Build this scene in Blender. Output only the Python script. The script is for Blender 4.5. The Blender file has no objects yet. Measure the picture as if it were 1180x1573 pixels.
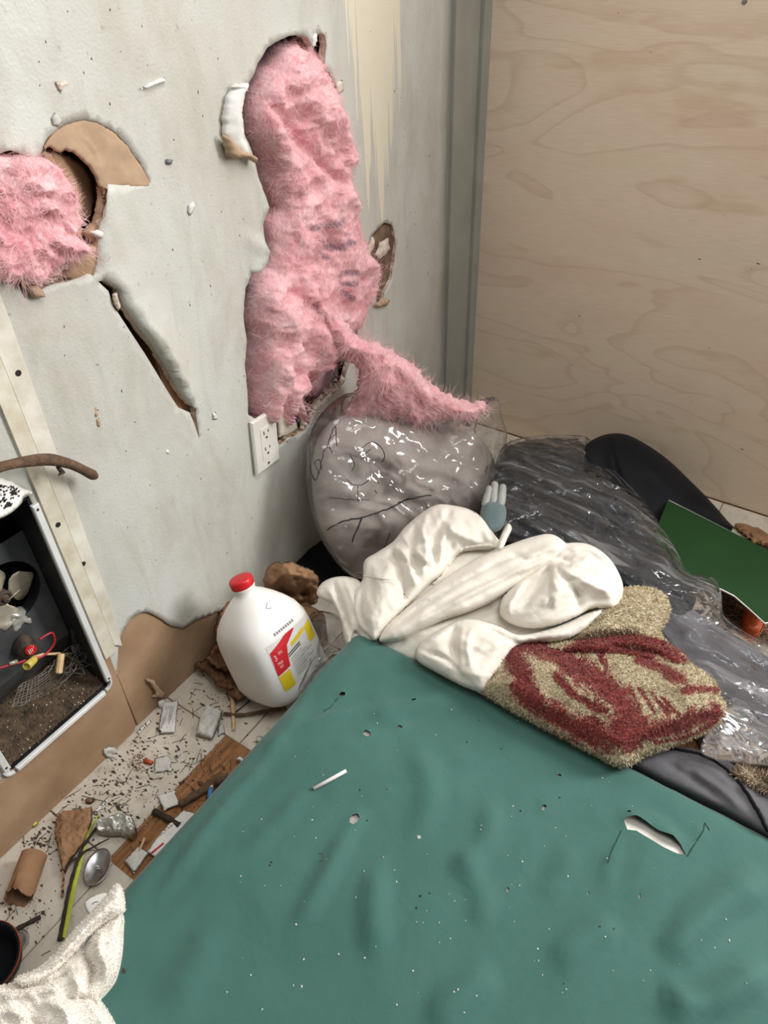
import bpy, bmesh, math
import numpy as np
from mathutils import Vector, Matrix
from mathutils.geometry import delaunay_2d_cdt

scn = bpy.context.scene
COL = scn.collection
rs = np.random.RandomState(7)

# ------------------------------------------------------------------ camera
W_PX, H_PX, F_PX = 1180.0, 1573.0, 1140.0
CAM = np.array([0.8774, 0.0, 1.2])
CAM_R = np.array([[0.82957102, 0.33679922, -0.44539668],
                  [0.55764534, -0.54116567, 0.62942147],
                  [-0.02904473, -0.7705232, -0.63674987]])   # columns: image right, image down, forward
cd = bpy.data.cameras.new('camera')
cam = bpy.data.objects.new('camera', cd)
COL.objects.link(cam)
cd.sensor_fit = 'VERTICAL'
cd.sensor_height = 36.0
cd.lens = F_PX / H_PX * 36.0
cd.clip_start = 0.01
M = Matrix.Identity(4)
for i in range(3):
    M[i][0] = CAM_R[i, 0]; M[i][1] = -CAM_R[i, 1]; M[i][2] = -CAM_R[i, 2]; M[i][3] = CAM[i]
cam.matrix_world = M
scn.camera = cam

# ------------------------------------------------------------------ light
w = bpy.data.worlds.new('world'); scn.world = w
w.use_nodes = True
w.node_tree.nodes['Background'].inputs[0].default_value = (1.0, 0.985, 0.96, 1)
w.node_tree.nodes['Background'].inputs[1].default_value = 0.16

def area(name, loc, target, sx, sy, power, col=(1, 1, 1)):
    l = bpy.data.lights.new(name, 'AREA'); l.shape = 'RECTANGLE'
    l.size = sx; l.size_y = sy; l.energy = power; l.color = col
    o = bpy.data.objects.new(name, l); COL.objects.link(o)
    o.location = loc
    o.rotation_euler = (Vector(target) - Vector(loc)).to_track_quat('-Z', 'Y').to_euler()
    return o
area('doorway_daylight', (2.55, 2.16, 1.90), (0.0, 0.70, 0.55), 0.65, 1.5, 84, (1.0, 0.985, 0.96))
area('pile_highlight_fill', (0.80, 1.70, 1.88), (0.62, 0.75, 0.20), 1.15, 0.6, 7, (0.97, 0.985, 1.0))  # added lamp above the plywood, gives the pile its top highlights
area('overhead_fill', (1.15, 0.62, 2.38), (0.75, 0.85, 0.0), 1.0, 0.9, 20, (1.0, 0.99, 0.97))  # added overhead fill to brighten the upper plywood, no roof opening exists

scn.view_settings.view_transform = 'Standard'
scn.view_settings.look = 'None'
scn.view_settings.exposure = 0.14
scn.view_settings.gamma = 1.0
scn.view_settings.use_curve_mapping = False

# ------------------------------------------------------------------ helpers
def rays(px):
    px = np.atleast_2d(np.asarray(px, float))
    v = np.stack([px[:, 0] - W_PX / 2, px[:, 1] - H_PX / 2, np.full(len(px), F_PX)], 1)
    return v @ CAM_R.T
def on_plane(px, p0, n):
    d = rays(px); n = np.asarray(n, float)
    t = ((np.asarray(p0) - CAM) @ n) / (d @ n)
    return CAM + d * t[:, None]
def on(px, axis, val):
    i = 'xyz'.index(axis); n = np.zeros(3); n[i] = 1; p = np.zeros(3); p[i] = val
    return on_plane(px, p, n)
def pt(x, y, axis, val):
    return on([(x, y)], axis, val)[0]
class Plane:
    def __init__(s, p0, n): s.p0 = np.asarray(p0, float); s.n = np.asarray(n, float) / np.linalg.norm(n)
    def __call__(s, px): return on_plane(px, s.p0, s.n)
def plane3(a, b, c):
    A, B, Cc = [pt(*q) for q in (a, b, c)]
    return Plane(A, np.cross(B - A, Cc - A))
def zplane(z, k=0.0, y0=0.71, kx=0.0, x0=0.5): return Plane((x0, y0, z), (-kx, -k, 1))
def xplane(x): return Plane((x, 0, 0), (1, 0, 0))

def lin(c):
    c = np.asarray(c[:3], float) / 255.0
    return tuple(np.where(c <= 0.04045, c / 12.92, ((c + 0.055) / 1.055) ** 2.4)) + (1.0,)

def vnoise(P, scale, seed=0):
    """smooth value noise in -1..1 at points P (N,3)"""
    p = np.asarray(P, float) * scale + seed * 17.31
    i = np.floor(p).astype(np.int64); f = p - i; f = f * f * f * (f * (f * 6 - 15) + 10)
    out = np.zeros(len(p))
    for dx in (0, 1):
        for dy in (0, 1):
            for dz in (0, 1):
                h = (i[:, 0] + dx) * 374761393 + (i[:, 1] + dy) * 668265263 + (i[:, 2] + dz) * 2147483647 + seed * 974711
                h = (h ^ (h >> 13)) * 1274126177
                h = (h ^ (h >> 16)) & 0xffff
                wgt = (f[:, 0] if dx else 1 - f[:, 0]) * (f[:, 1] if dy else 1 - f[:, 1]) * (f[:, 2] if dz else 1 - f[:, 2])
                out += wgt * (h / 32767.5 - 1)
    return out
def fbm(P, scale, octv=4, seed=0, ridged=False):
    a, s, t = 0.0, 1.0, 0.0
    for o in range(octv):
        n = vnoise(P, scale * 2 ** o, seed + o * 3)
        if ridged: n = 1 - 2 * np.abs(n)
        a = a + n * s; t += s; s *= 0.5
    return a / t

def seg_dist(P, line, closed=False):
    """distance of points P (N,2) to a polyline and the parameter 0..1 along it"""
    L = np.asarray(line, float)
    if closed: L = np.vstack([L, L[:1]])
    ln = np.linalg.norm(np.diff(L, axis=0), axis=1); tot = ln.sum() + 1e-12
    best = np.full(len(P), 1e9); par = np.zeros(len(P)); acc = 0
    for k in range(len(L) - 1):
        a, b = L[k], L[k + 1]; ab = b - a
        t = np.clip(((P - a) @ ab) / (ab @ ab + 1e-12), 0, 1)
        d = np.linalg.norm(P - a - t[:, None] * ab, axis=1)
        m = d < best
        best[m] = d[m]; par[m] = (acc + t[m] * ln[k]) / tot
        acc += ln[k]
    return best, par
def inside(P, poly):
    P = np.asarray(P, float); q = np.asarray(poly, float); r = np.roll(q, -1, 0)
    c = np.zeros(len(P), bool)
    for a, b in zip(q, r):
        if a[1] == b[1]: continue
        m = (a[1] > P[:, 1]) != (b[1] > P[:, 1])
        xi = (b[0] - a[0]) * (P[:, 1] - a[1]) / (b[1] - a[1]) + a[0]
        c ^= m & (P[:, 0] < xi)
    return c
def smooth_loop(poly, step, closed=True):
    """Catmull-Rom through the points, resampled"""
    p = np.asarray(poly, float); n = len(p); out = []
    rng = range(n) if closed else range(n - 1)
    for k in rng:
        if closed: a, b, c, d = p[(k - 1) % n], p[k], p[(k + 1) % n], p[(k + 2) % n]
        else: a, b, c, d = p[max(k - 1, 0)], p[k], p[k + 1], p[min(k + 2, n - 1)]
        m = max(1, int(np.linalg.norm(c - b) / step))
        for j in range(m):
            t = j / m
            out.append(0.5 * ((2 * b) + (c - a) * t + (2 * a - 5 * b + 4 * c - d) * t * t + (3 * b - a - 3 * c + d) * t ** 3))
    if not closed: out.append(p[-1])
    return np.array(out)
def resample(poly, step, closed=True):
    p = np.asarray(poly, float); n = len(p); out = []
    for k in range(n if closed else n - 1):
        b, c = p[k], p[(k + 1) % n]
        m = max(1, int(np.linalg.norm(c - b) / step))
        for j in range(m): out.append(b + (c - b) * j / m)
    if not closed: out.append(p[-1])
    return np.array(out)
def ragged(poly, amp, step, seed):
    p = resample(poly, step); n = len(p)
    nrm = np.roll(p, -1, 0) - np.roll(p, 1, 0); nrm = np.stack([nrm[:, 1], -nrm[:, 0]], 1)
    nrm /= np.linalg.norm(nrm, axis=1)[:, None] + 1e-9
    P3 = np.c_[p, np.zeros(n)]
    return p + nrm * (fbm(P3, 0.35 / step, 3, seed) * amp * 2)[:, None]

def cdt(outer, holes, pts):
    """constrained Delaunay of an outline with holes and inner points; returns verts (N,2), triangles"""
    loops = [np.asarray(outer, float)] + [np.asarray(h, float) for h in holes]
    V = []; E = []
    for lp in loops:
        b = len(V); n = len(lp)
        V += [Vector((float(a[0]), float(a[1]))) for a in lp]
        E += [(b + k, b + (k + 1) % n) for k in range(n)]
    V += [Vector((float(a[0]), float(a[1]))) for a in pts]
    r = delaunay_2d_cdt(V, E, [], 0, 1e-7)
    v = np.array([(q.x, q.y) for q in r[0]]); F = np.array([q for q in r[2] if len(q) == 3])
    cen = v[F].mean(1)
    ok = inside(cen, loops[0])
    for h in loops[1:]: ok &= ~inside(cen, h)
    F = F[ok]
    a = v[F[:, 1]] - v[F[:, 0]]; b = v[F[:, 2]] - v[F[:, 0]]
    cr = a[:, 0] * b[:, 1] - a[:, 1] * b[:, 0]
    F[cr < 0] = F[cr < 0][:, ::-1]
    return v, F
def boundary_edges(F):
    e = {}
    for t in F:
        for k in range(3):
            a, b = int(t[k]), int(t[(k + 1) % 3])
            if (b, a) in e: del e[(b, a)]
            else: e[(a, b)] = 1
    return list(e)
def grid_pts(poly, step, margin, holes=(), seed=3):
    p = np.asarray(poly, float); lo, hi = p.min(0), p.max(0)
    xs = np.arange(lo[0], hi[0], step); ys = np.arange(lo[1], hi[1], step * 0.866)
    g = np.array([(x + (step / 2 if j % 2 else 0), y) for j, y in enumerate(ys) for x in xs])
    if not len(g): return np.zeros((0, 2))
    r = np.random.RandomState(seed)
    g = g + (r.rand(*g.shape) - .5) * step * .25
    m = inside(g, p); g = g[m]
    if len(g):
        d, _ = seg_dist(g, p, True); g = g[d > margin]
    for h in holes:
        if len(g):
            d, _ = seg_dist(g, h, True); g = g[(d > margin) & ~inside(g, h)]
    return g

def mesh_obj(name, V, F, mat, parent=None, smooth=True, attrs=None):
    me = bpy.data.meshes.new(name)
    me.from_pydata([tuple(map(float, v)) for v in V], [], [tuple(int(i) for i in f) for f in F])
    me.validate(); me.update()
    mats = mat if isinstance(mat, (list, tuple)) else [mat]
    for m in mats: me.materials.append(m)
    if smooth: me.polygons.foreach_set('use_smooth', [True] * len(me.polygons))
    if attrs:
        for k, a in attrs.items():
            at = me.attributes.new(k, 'FLOAT', 'POINT'); at.data.foreach_set('value', np.asarray(a, np.float32))
    o = bpy.data.objects.new(name, me); COL.objects.link(o)
    if parent: o.parent = parent
    return o
def tag(o, label, cat, group=None, kind=None):
    o['label'] = label; o['category'] = cat
    if group: o['group'] = group
    if kind: o['kind'] = kind
    return o
def struct(o): o['kind'] = 'structure'; return o
def thing(name, label, cat, loc=(0, 0, 0), group=None):
    o = bpy.data.objects.new(name, None); COL.objects.link(o); o.location = loc
    o.empty_display_size = 0.05
    bpy.context.view_layer.update()
    return tag(o, label, cat, group)
def adopt(parent, *objs):
    """children carry world coordinates: keep them in place under a moved Empty"""
    for o in objs:
        o.parent = parent
        o.matrix_parent_inverse = Matrix.Translation(-Vector(parent.location))

class MB:
    def __init__(s): s.V = []; s.F = []
    def add(s, V, F):
        b = len(s.V); s.V += [tuple(v) for v in V]; s.F += [tuple(i + b for i in f) for f in F]; return s
    def box(s, lo, hi):
        x0, y0, z0 = lo; x1, y1, z1 = hi
        return s.add([(x0, y0, z0), (x1, y0, z0), (x1, y1, z0), (x0, y1, z0), (x0, y0, z1), (x1, y0, z1), (x1, y1, z1), (x0, y1, z1)],
                     [(0, 3, 2, 1), (4, 5, 6, 7), (0, 1, 5, 4), (1, 2, 6, 5), (2, 3, 7, 6), (3, 0, 4, 7)])
    def tube(s, pts, r, seg=6, cap=True):
        P = np.asarray(pts, float); n = len(P); r = np.broadcast_to(r, (n,))
        T = np.gradient(P, axis=0); T /= np.linalg.norm(T, axis=1)[:, None] + 1e-12
        up = np.array([0, 0, 1.0]) if abs(T[0, 2]) < .9 else np.array([1.0, 0, 0])
        V = []
        for k in range(n):
            a = np.cross(T[k], up); a /= np.linalg.norm(a) + 1e-12; b = np.cross(T[k], a); up = -b if np.dot(-b, up) > 0 else b
            for j in range(seg):
                th = 2 * math.pi * j / seg
                V.append(P[k] + r[k] * (a * math.cos(th) + b * math.sin(th)))
        F = [(k * seg + j, k * seg + (j + 1) % seg, (k + 1) * seg + (j + 1) % seg, (k + 1) * seg + j) for k in range(n - 1) for j in range(seg)]
        if cap: F += [tuple(range(seg))[::-1], tuple((n - 1) * seg + j for j in range(seg))]
        return s.add(V, F)
    def lathe(s, prof, center, axis, seg=20, cap=True):
        ax = np.array(axis, float); ax = ax / np.linalg.norm(ax)
        u = np.cross(ax, (0, 0, 1.0) if abs(ax[2]) < .9 else (1.0, 0, 0)); u /= np.linalg.norm(u); v = np.cross(ax, u)
        V = [np.asarray(center) + ax * h + r * (u * math.cos(2 * math.pi * j / seg) + v * math.sin(2 * math.pi * j / seg)) for r, h in prof for j in range(seg)]
        n = len(prof)
        F = [(k * seg + j, k * seg + (j + 1) % seg, (k + 1) * seg + (j + 1) % seg, (k + 1) * seg + j) for k in range(n - 1) for j in range(seg)]
        if cap: F += [tuple(range(seg))[::-1], tuple((n - 1) * seg + j for j in range(seg))]
        return s.add(V, F)
    def chip(s, c, size, r):
        """small irregular crumb"""
        V = (r.rand(6, 3) - .5) * np.asarray(size)
        V = np.array([(1, 0, 0), (-1, 0, 0), (0, 1, 0), (0, -1, 0), (0, 0, 1), (0, 0, -1)]) * np.asarray(size) * (.35 + .3 * r.rand(6, 1)) + V * .4
        return s.add(V + np.asarray(c), [(0, 2, 4), (2, 1, 4), (1, 3, 4), (3, 0, 4), (2, 0, 5), (1, 2, 5), (3, 1, 5), (0, 3, 5)])
    def build(s, name, mat, parent=None, smooth=False):
        return mesh_obj(name, s.V, s.F, mat, parent, smooth)

SURF = {}
def blob(name, out, plane, thick, edge, mat, parent=None, creases=(), noise=(), step=5, skirt=None,
         back=0.35, lift=0.0, marks=None, sm=True, direction='cam', rag=0, seed=1, slope=None, crisp=0.0):
    """A soft body: an outline laid on a plane is filled with a fine mesh, domed by `thick` with a rounded border `edge` (px),
    folded along crease lines (line, height, width), roughened by noise, and closed underneath (back or skirt to a height)."""
    o = smooth_loop(out, step * .9) if sm else resample(out, step * .9)
    if rag: o = ragged(o, rag, step * .8, seed)
    g = grid_pts(o, step, step * .55, seed=seed)
    v, F = cdt(o, [], g)
    d, _ = seg_dist(v, o, True)
    e = np.clip(d / edge, 0, 1); prof = np.sqrt(np.clip(1 - (1 - e) ** 2, 0, 1))
    if crisp:
        e2 = np.clip(d / (edge * .28), 0, 1); prof = (1 - crisp) * prof * e + crisp * np.sqrt(np.clip(1 - (1 - e2) ** 2, 0, 1))
    base = plane(v)
    cen = base.mean(0)
    n = np.array([0, 0, 1.0]) if direction == 'z' else (CAM - cen) / np.linalg.norm(CAM - cen)
    if direction == 'x': n = np.array([1.0, 0, 0])
    h = thick * prof
    if slope is not None: h = h + slope(v) * prof
    gate = np.clip(d / (edge * .5), 0, 1)
    for cr in creases:
        line, amp, sig = cr[:3]
        L = smooth_loop(line, 6, False) if len(line) > 2 else np.asarray(line, float)
        dd, t = seg_dist(v, L)
        tp = np.clip(np.sin(np.pi * np.clip(t, .02, .98)) * 1.8, 0, 1)
        if len(cr) > 3 and cr[3] == 'sharp': q = np.exp(-dd / sig)
        elif crisp: q = np.exp(-(dd / (sig * .8)) ** 1.35)
        else: q = np.exp(-(dd / sig) ** 2)
        h = h + amp * q * tp * (gate if amp < 0 else np.clip(d / (edge * .3), .0, 1))
    for nz in noise:
        amp, sc, octv, rdg = nz[:4]; q3_ = base
        if len(nz) > 4:      # wrinkles running along a direction given in degrees
            ca, sa = math.cos(math.radians(nz[4])), math.sin(math.radians(nz[4])); k_ = .0012
            q3_ = np.c_[(v[:, 0] * ca + v[:, 1] * sa) * k_ * .28, (-v[:, 0] * sa + v[:, 1] * ca) * k_, np.zeros(len(v))]
            q3_ = q3_ + .25 / sc * np.c_[vnoise(base, sc * .5, seed + 7), vnoise(base, sc * .5, seed + 8), np.zeros(len(v))]
        h = h + amp * fbm(q3_, sc, octv, seed, rdg) * np.clip(d / (edge * .35), .12, 1)
    bset = boundary_edges(F)
    bi = np.array(sorted({a for q in bset for a in q}))
    isb = np.zeros(len(v), bool); isb[bi] = True
    front = base + n * (h * np.where(isb, 0.0, 1.0) + lift)[:, None]
    # facing: make triangles look towards the camera side
    a = front[F[:, 1]] - front[F[:, 0]]; b = front[F[:, 2]] - front[F[:, 0]]
    if (np.cross(a, b) @ n).sum() < 0: F = F[:, ::-1]; bset = [(q[1], q[0]) for q in bset]
    V = [front]; FF = [tuple(t) for t in F]
    N = len(v)
    if skirt is not None:
        idx = {int(k): N + j for j, k in enumerate(bi)}
        low = front[bi].copy(); low[:, 2] = np.minimum(skirt, low[:, 2] - .001)
        V.append(low)
        FF += [(q[1], q[0], idx[q[0]], idx[q[1]]) for q in bset]
    elif back is not None:
        inn = np.where(~isb)[0]; idx = {int(k): N + j for j, k in enumerate(inn)}
        bk = base[inn] + n * (lift - back * np.abs(thick) * prof[inn] - .0004)[:, None]
        if back == 0: bk = front[inn] - n * .0012
        V.append(bk)
        FF += [tuple(idx.get(int(i), int(i)) for i in t[::-1]) for t in F]
    Vall = np.vstack(V)
    attrs = None
    if marks:
        attrs = {}
        for key, strokes in marks.items():
            m = np.zeros(N)
            for line, wd in strokes:
                L = np.asarray(line, float)
                if len(L) > 2: L = smooth_loop(L, 6, False)
                if len(L) == 1: dd = np.linalg.norm(v - L[0], axis=1)
                else: dd, _ = seg_dist(v, L)
                m = np.maximum(m, np.clip(1 - dd / (2 * wd), 0, 1))
            attrs[key] = np.r_[m, np.zeros(len(Vall) - N)]
    ob = mesh_obj(name, Vall, FF, mat, parent, True, attrs)
    SURF[ob.name] = (v, front, n)
    return ob
def on_surf(ob, px, off=.002):
    v, P, n = SURF[ob.name]; out = []
    for q in np.atleast_2d(np.asarray(px, float)):
        d = np.linalg.norm(v - q, axis=1); k = np.argsort(d)[:4]; wt = 1 / (d[k] + .5)
        out.append((P[k] * wt[:, None]).sum(0) / wt.sum() + n * off)
    return np.array(out)
def join(obs, name):
    """several folds of ONE piece of cloth -> one mesh"""
    bm = bmesh.new(); mats = []; lay = {}
    me = bpy.data.meshes.new(name)
    V = []; F = []; MI = []; at = {}
    keys = set(a.name for o in obs for a in o.data.attributes if a.data_type == 'FLOAT' and a.domain == 'POINT')
    for k in keys: at[k] = []
    for o in obs:
        b = len(V); V += [tuple(v.co) for v in o.data.vertices]
        mi = []
        for m in o.data.materials:
            if m not in mats: mats.append(m)
            mi.append(mats.index(m))
        for p in o.data.polygons: F.append(tuple(i + b for i in p.vertices)); MI.append(mi[p.material_index])
        for k in keys:
            a = o.data.attributes.get(k)
            at[k] += [x.value for x in a.data] if a else [0.0] * len(o.data.vertices)
    bm.free()
    me.from_pydata(V, [], F)
    for m in mats: me.materials.append(m)
    me.polygons.foreach_set('material_index', MI)
    me.polygons.foreach_set('use_smooth', [True] * len(F))
    for k in keys:
        q = me.attributes.new(k, 'FLOAT', 'POINT'); q.data.foreach_set('value', np.array(at[k], np.float32))
    me.update()
    for o in obs:
        SURF.pop(o.name, None)
        bpy.data.objects.remove(o, do_unlink=True)
    ob = bpy.data.objects.new(name, me); COL.objects.link(ob)
    return ob

# ------------------------------------------------------------------ materials
class NT:
    def __init__(s, name):
        s.m = bpy.data.materials.new(name); s.m.use_nodes = True
        s.t = s.m.node_tree; s.t.nodes.clear()
        s.out = s.n('ShaderNodeOutputMaterial')
        s.tc = s.n('ShaderNodeTexCoord')
    def n(s, typ, **kw):
        o = s.t.nodes.new(typ)
        for k, v in kw.items(): setattr(o, k, v)
        return o
    def l(s, a, b): s.t.links.new(a, b)
    def co(s, scale=(1, 1, 1), rot=(0, 0, 0), loc=(0, 0, 0)):
        mp = s.n('ShaderNodeMapping'); s.l(s.tc.outputs['Object'], mp.inputs[0])
        mp.inputs['Scale'].default_value = scale; mp.inputs['Rotation'].default_value = rot; mp.inputs['Location'].default_value = loc
        return mp.outputs[0]
    def noise(s, vec, scale, detail=4, rough=.55, dist=0.0):
        o = s.n('ShaderNodeTexNoise'); s.l(vec, o.inputs['Vector'])
        o.inputs['Scale'].default_value = scale; o.inputs['Detail'].default_value = detail
        o.inputs['Roughness'].default_value = rough; o.inputs['Distortion'].default_value = dist
        return o.outputs['Fac']
    def ramp(s, fac, stops, interp='LINEAR'):
        o = s.n('ShaderNodeValToRGB'); s.l(fac, o.inputs[0]); cr = o.color_ramp; cr.interpolation = interp
        while len(cr.elements) < len(stops): cr.elements.new(.5)
        for e, (p, c) in zip(cr.elements, stops):
            e.position = p; e.color = c if len(c) == 4 else tuple(c) + (1,)
        return o.outputs[0]
    def mix(s, fac, a, b, mode='MIX'):
        o = s.n('ShaderNodeMix', data_type='RGBA', blend_type=mode)
        for i, v in ((0, fac), (6, a), (7, b)):
            if hasattr(v, 'links'): s.l(v, o.inputs[i])
            else: o.inputs[i].default_value = v
        return o.outputs[2]
    def math(s, op, a, b=None, clamp=False):
        o = s.n('ShaderNodeMath', operation=op, use_clamp=clamp)
        for i, v in ((0, a), (1, b)):
            if v is None: continue
            if hasattr(v, 'links'): s.l(v, o.inputs[i])
            else: o.inputs[i].default_value = v
        return o.outputs[0]
    def bump(s, h, strength=.3, dist=.002, nrm=None):
        o = s.n('ShaderNodeBump'); s.l(h, o.inputs['Height'])
        o.inputs['Strength'].default_value = strength; o.inputs['Distance'].default_value = dist
        if nrm is not None: s.l(nrm, o.inputs['Normal'])
        return o.outputs[0]
    def attr(s, name):
        o = s.n('ShaderNodeAttribute'); o.attribute_name = name; return o.outputs['Fac']
    def bsdf(s, col, rough=.7, nrm=None, **kw):
        b = s.n('ShaderNodeBsdfPrincipled')
        if hasattr(col, 'links'): s.l(col, b.inputs['Base Color'])
        else: b.inputs['Base Color'].default_value = col
        if hasattr(rough, 'links'): s.l(rough, b.inputs['Roughness'])
        else: b.inputs['Roughness'].default_value = rough
        if nrm is not None: s.l(nrm, b.inputs['Normal'])
        for k, v in kw.items(): b.inputs[k.replace('_', ' ')].default_value = v
        s.l(b.outputs[0], s.out.inputs[0])
        return b
def simple(name, c1, c2=None, rough=.7, nscale=30, bump=.15, bdist=.001, bscale=None, **kw):
    t = NT(name); c1 = lin(c1); c2 = lin(c2) if c2 is not None else tuple(x * .8 for x in c1[:3]) + (1,)
    v = t.co()
    f = t.noise(v, nscale, 5)
    col = t.ramp(f, [(.32, c2), (.68, c1)])
    nb = t.bump(t.noise(v, bscale or nscale * 4, 3), bump, bdist)
    t.bsdf(col, rough, nb, **kw)
    return t.m

def mat_wall():
    t = NT('painted_drywall'); v = t.co()
    base = t.ramp(t.noise(v, 3.0, 5), [(.3, lin((186, 184, 174))), (.7, lin((204, 205, 199)))])
    # grime: soft blotches and vertical runs
    g = t.noise(t.co((1, 6, 2.0)), 2.2, 7, .68, .6)
    base = t.mix(t.math('MULTIPLY', t.ramp(g, [(.45, (0, 0, 0)), (.78, (1, 1, 1))]), .7), base, lin((168, 160, 144)))
    s = t.noise(v, 70, 3, .6)
    base = t.mix(t.math('MULTIPLY', t.ramp(s, [(.66, (0, 0, 0)), (.76, (1, 1, 1))]), .5), base, lin((120, 108, 92)))
    # cream paint runs between two heights on the wall by the corner
    sep = t.n('ShaderNodeSeparateXYZ'); t.l(t.tc.outputs['Object'], sep.inputs[0])
    Y, Z = sep.outputs[1], sep.outputs[2]
    runs = t.noise(t.co((0, 34, .10)), 1.0, 3, .75)
    off = t.math('MULTIPLY', t.math('ABSOLUTE', t.math('SUBTRACT', Y, 1.262)), 2.6)
    zend = t.math('ADD', t.math('MULTIPLY', runs, 1.15), t.math('ADD', off, .18))
    fac = t.math('MULTIPLY', t.math('SUBTRACT', Z, zend), 60, True)
    fac = t.math('MULTIPLY', fac, t.math('LESS_THAN', off, .23))
    base = t.mix(t.math('MULTIPLY', fac, .85), base, lin((222, 213, 190)))
    nb = t.bump(t.noise(v, 240, 3, .5), .4, .0015)
    nb = t.bump(t.noise(v, 28, 3, .5), .25, .004, nb)
    t.bsdf(base, .55, nb)
    return t.m
def mat_plywood():
    t = NT('plywood_face'); 
    v = t.co((1.0, 1, 3.6))
    n = t.noise(v, 1.7, 2.5, .45, .5)
    rings = t.math('FRACT', t.math('MULTIPLY', n, 7.0))
    line = t.ramp(rings, [(0.0, (.0, .0, .0)), (.05, (.8, .8, .8)), (.22, (.12, .12, .12)), (.6, (0, 0, 0)), (.97, (.0, .0, .0))])
    tone = t.ramp(t.noise(t.co((1, 1, 3)), 2.3, 4), [(.3, lin((224, 202, 180))), (.5, lin((230, 212, 190))), (.7, lin((226, 213, 186)))])
    col = t.mix(t.math('MULTIPLY', line, .38), tone, lin((180, 146, 114)))
    patch = t.ramp(t.noise(t.co((1, 1, 4)), 3.1, 3), [(.62, (0, 0, 0)), (.68, (1, 1, 1))])
    col = t.mix(t.math('MULTIPLY', patch, .35), col, lin((190, 162, 118)))
    fine = t.noise(t.co((8, 1, 130)), 3, 4, .6)
    col = t.mix(.22, col, t.ramp(fine, [(.3, lin((170, 140, 110))), (.7, lin((224, 206, 184)))]))
    dirt = t.ramp(t.noise(t.co((3, 1, 3)), 9, 5, .7), [(.66, (0, 0, 0)), (.8, (1, 1, 1))])
    col = t.mix(t.math('MULTIPLY', dirt, .3), col, lin((130, 108, 84)))
    t.bsdf(col, .6, t.bump(fine, .12, .001))
    return t.m
def mat_insulation(name='pink_fibreglass', dark=False):
    t = NT(name); v = t.co()
    a = t.noise(v, 22, 6, .65, .6)
    col = t.ramp(a, [(.25, lin((214, 124, 136))), (.40, lin((238, 166, 174))), (.55, lin((246, 196, 199))), (.75, lin((252, 228, 228)))])
    f = t.noise(t.co((1, 1, .35), (0.5, .3, .2)), 130, 5, .7, 1.5)
    col = t.mix(.3, col, t.ramp(f, [(.3, lin((216, 118, 134))), (.7, lin((255, 226, 226)))]))
    mk = t.attr('print')
    mf = t.ramp(t.math('MULTIPLY', t.math('ADD', mk, 0), t.math('ADD', t.noise(v, 60, 4, .7), .15)), [(.2, (0, 0, 0)), (.5, (1, 1, 1))])
    col = t.mix(t.math('MULTIPLY', mf, .75), col, lin((74, 56, 84)))
    nb = t.bump(f, .5, .004)
    nb = t.bump(t.noise(v, 60, 5, .7, 1.0), .5, .006, nb)
    t.bsdf(col, .95, nb, Subsurface_Weight=.08, Subsurface_Radius=(.02, .008, .008), Subsurface_Scale=.5, Sheen_Weight=.5, Sheen_Roughness=.6, Sheen_Tint=(1, .85, .87, 1))
    return t.m
def mat_plastic(name='clear_polythene', tint=(.95, .95, .95), rough=.10, base=.06, bs=1.0, sc=1.0):
    t = NT(name); v = t.co()
    rdg = lambda sc, ds: t.math('ABSOLUTE', t.math('SUBTRACT', t.noise(v, sc, 1.5, .5, ds), .5))
    nb = t.bump(rdg(7 * sc, .8), .8, .030 * bs)
    nb = t.bump(rdg(20 * sc, .8), .35, .010 * bs, nb)
    tr = t.n('ShaderNodeBsdfTransparent'); tr.inputs[0].default_value = tuple(tint) + (1,)
    gl = t.n('ShaderNodeBsdfGlossy'); gl.inputs['Color'].default_value = (1, 1, 1, 1); gl.inputs['Roughness'].default_value = rough
    t.l(nb, gl.inputs['Normal'])
    df = t.n('ShaderNodeBsdfTranslucent'); df.inputs[0].default_value = (.8, .8, .8, 1)
    d2 = t.n('ShaderNodeBsdfDiffuse'); d2.inputs[0].default_value = (.82, .82, .83, 1)
    lw = t.n('ShaderNodeFresnel'); lw.inputs[0].default_value = 1.42; t.l(nb, lw.inputs[1])
    fac = t.math('MULTIPLY_ADD', lw.outputs[0], .95, True); fac.node.inputs[2].default_value = .01
    m0 = t.n('ShaderNodeMixShader'); m0.inputs[0].default_value = .5; t.l(df.outputs[0], m0.inputs[1]); t.l(d2.outputs[0], m0.inputs[2])
    m1 = t.n('ShaderNodeMixShader')
    st = t.noise(t.co((3, 20, 12), (0, 0, math.radians(34))), 1.6, 4, .6, .8)
    hz = t.math('MULTIPLY', t.ramp(st, [(.42, (.35, .35, .35)), (.56, (1, 1, 1)), (.66, (3.2, 3.2, 3.2))]), base)
    t.l(hz, m1.inputs[0]); t.l(tr.outputs[0], m1.inputs[1]); t.l(m0.outputs[0], m1.inputs[2])
    m2 = t.n('ShaderNodeMixShader'); t.l(fac, m2.inputs[0]); t.l(m1.outputs[0], m2.inputs[1]); t.l(gl.outputs[0], m2.inputs[2])
    t.l(m2.outputs[0], t.out.inputs[0])
    return t.m
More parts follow.
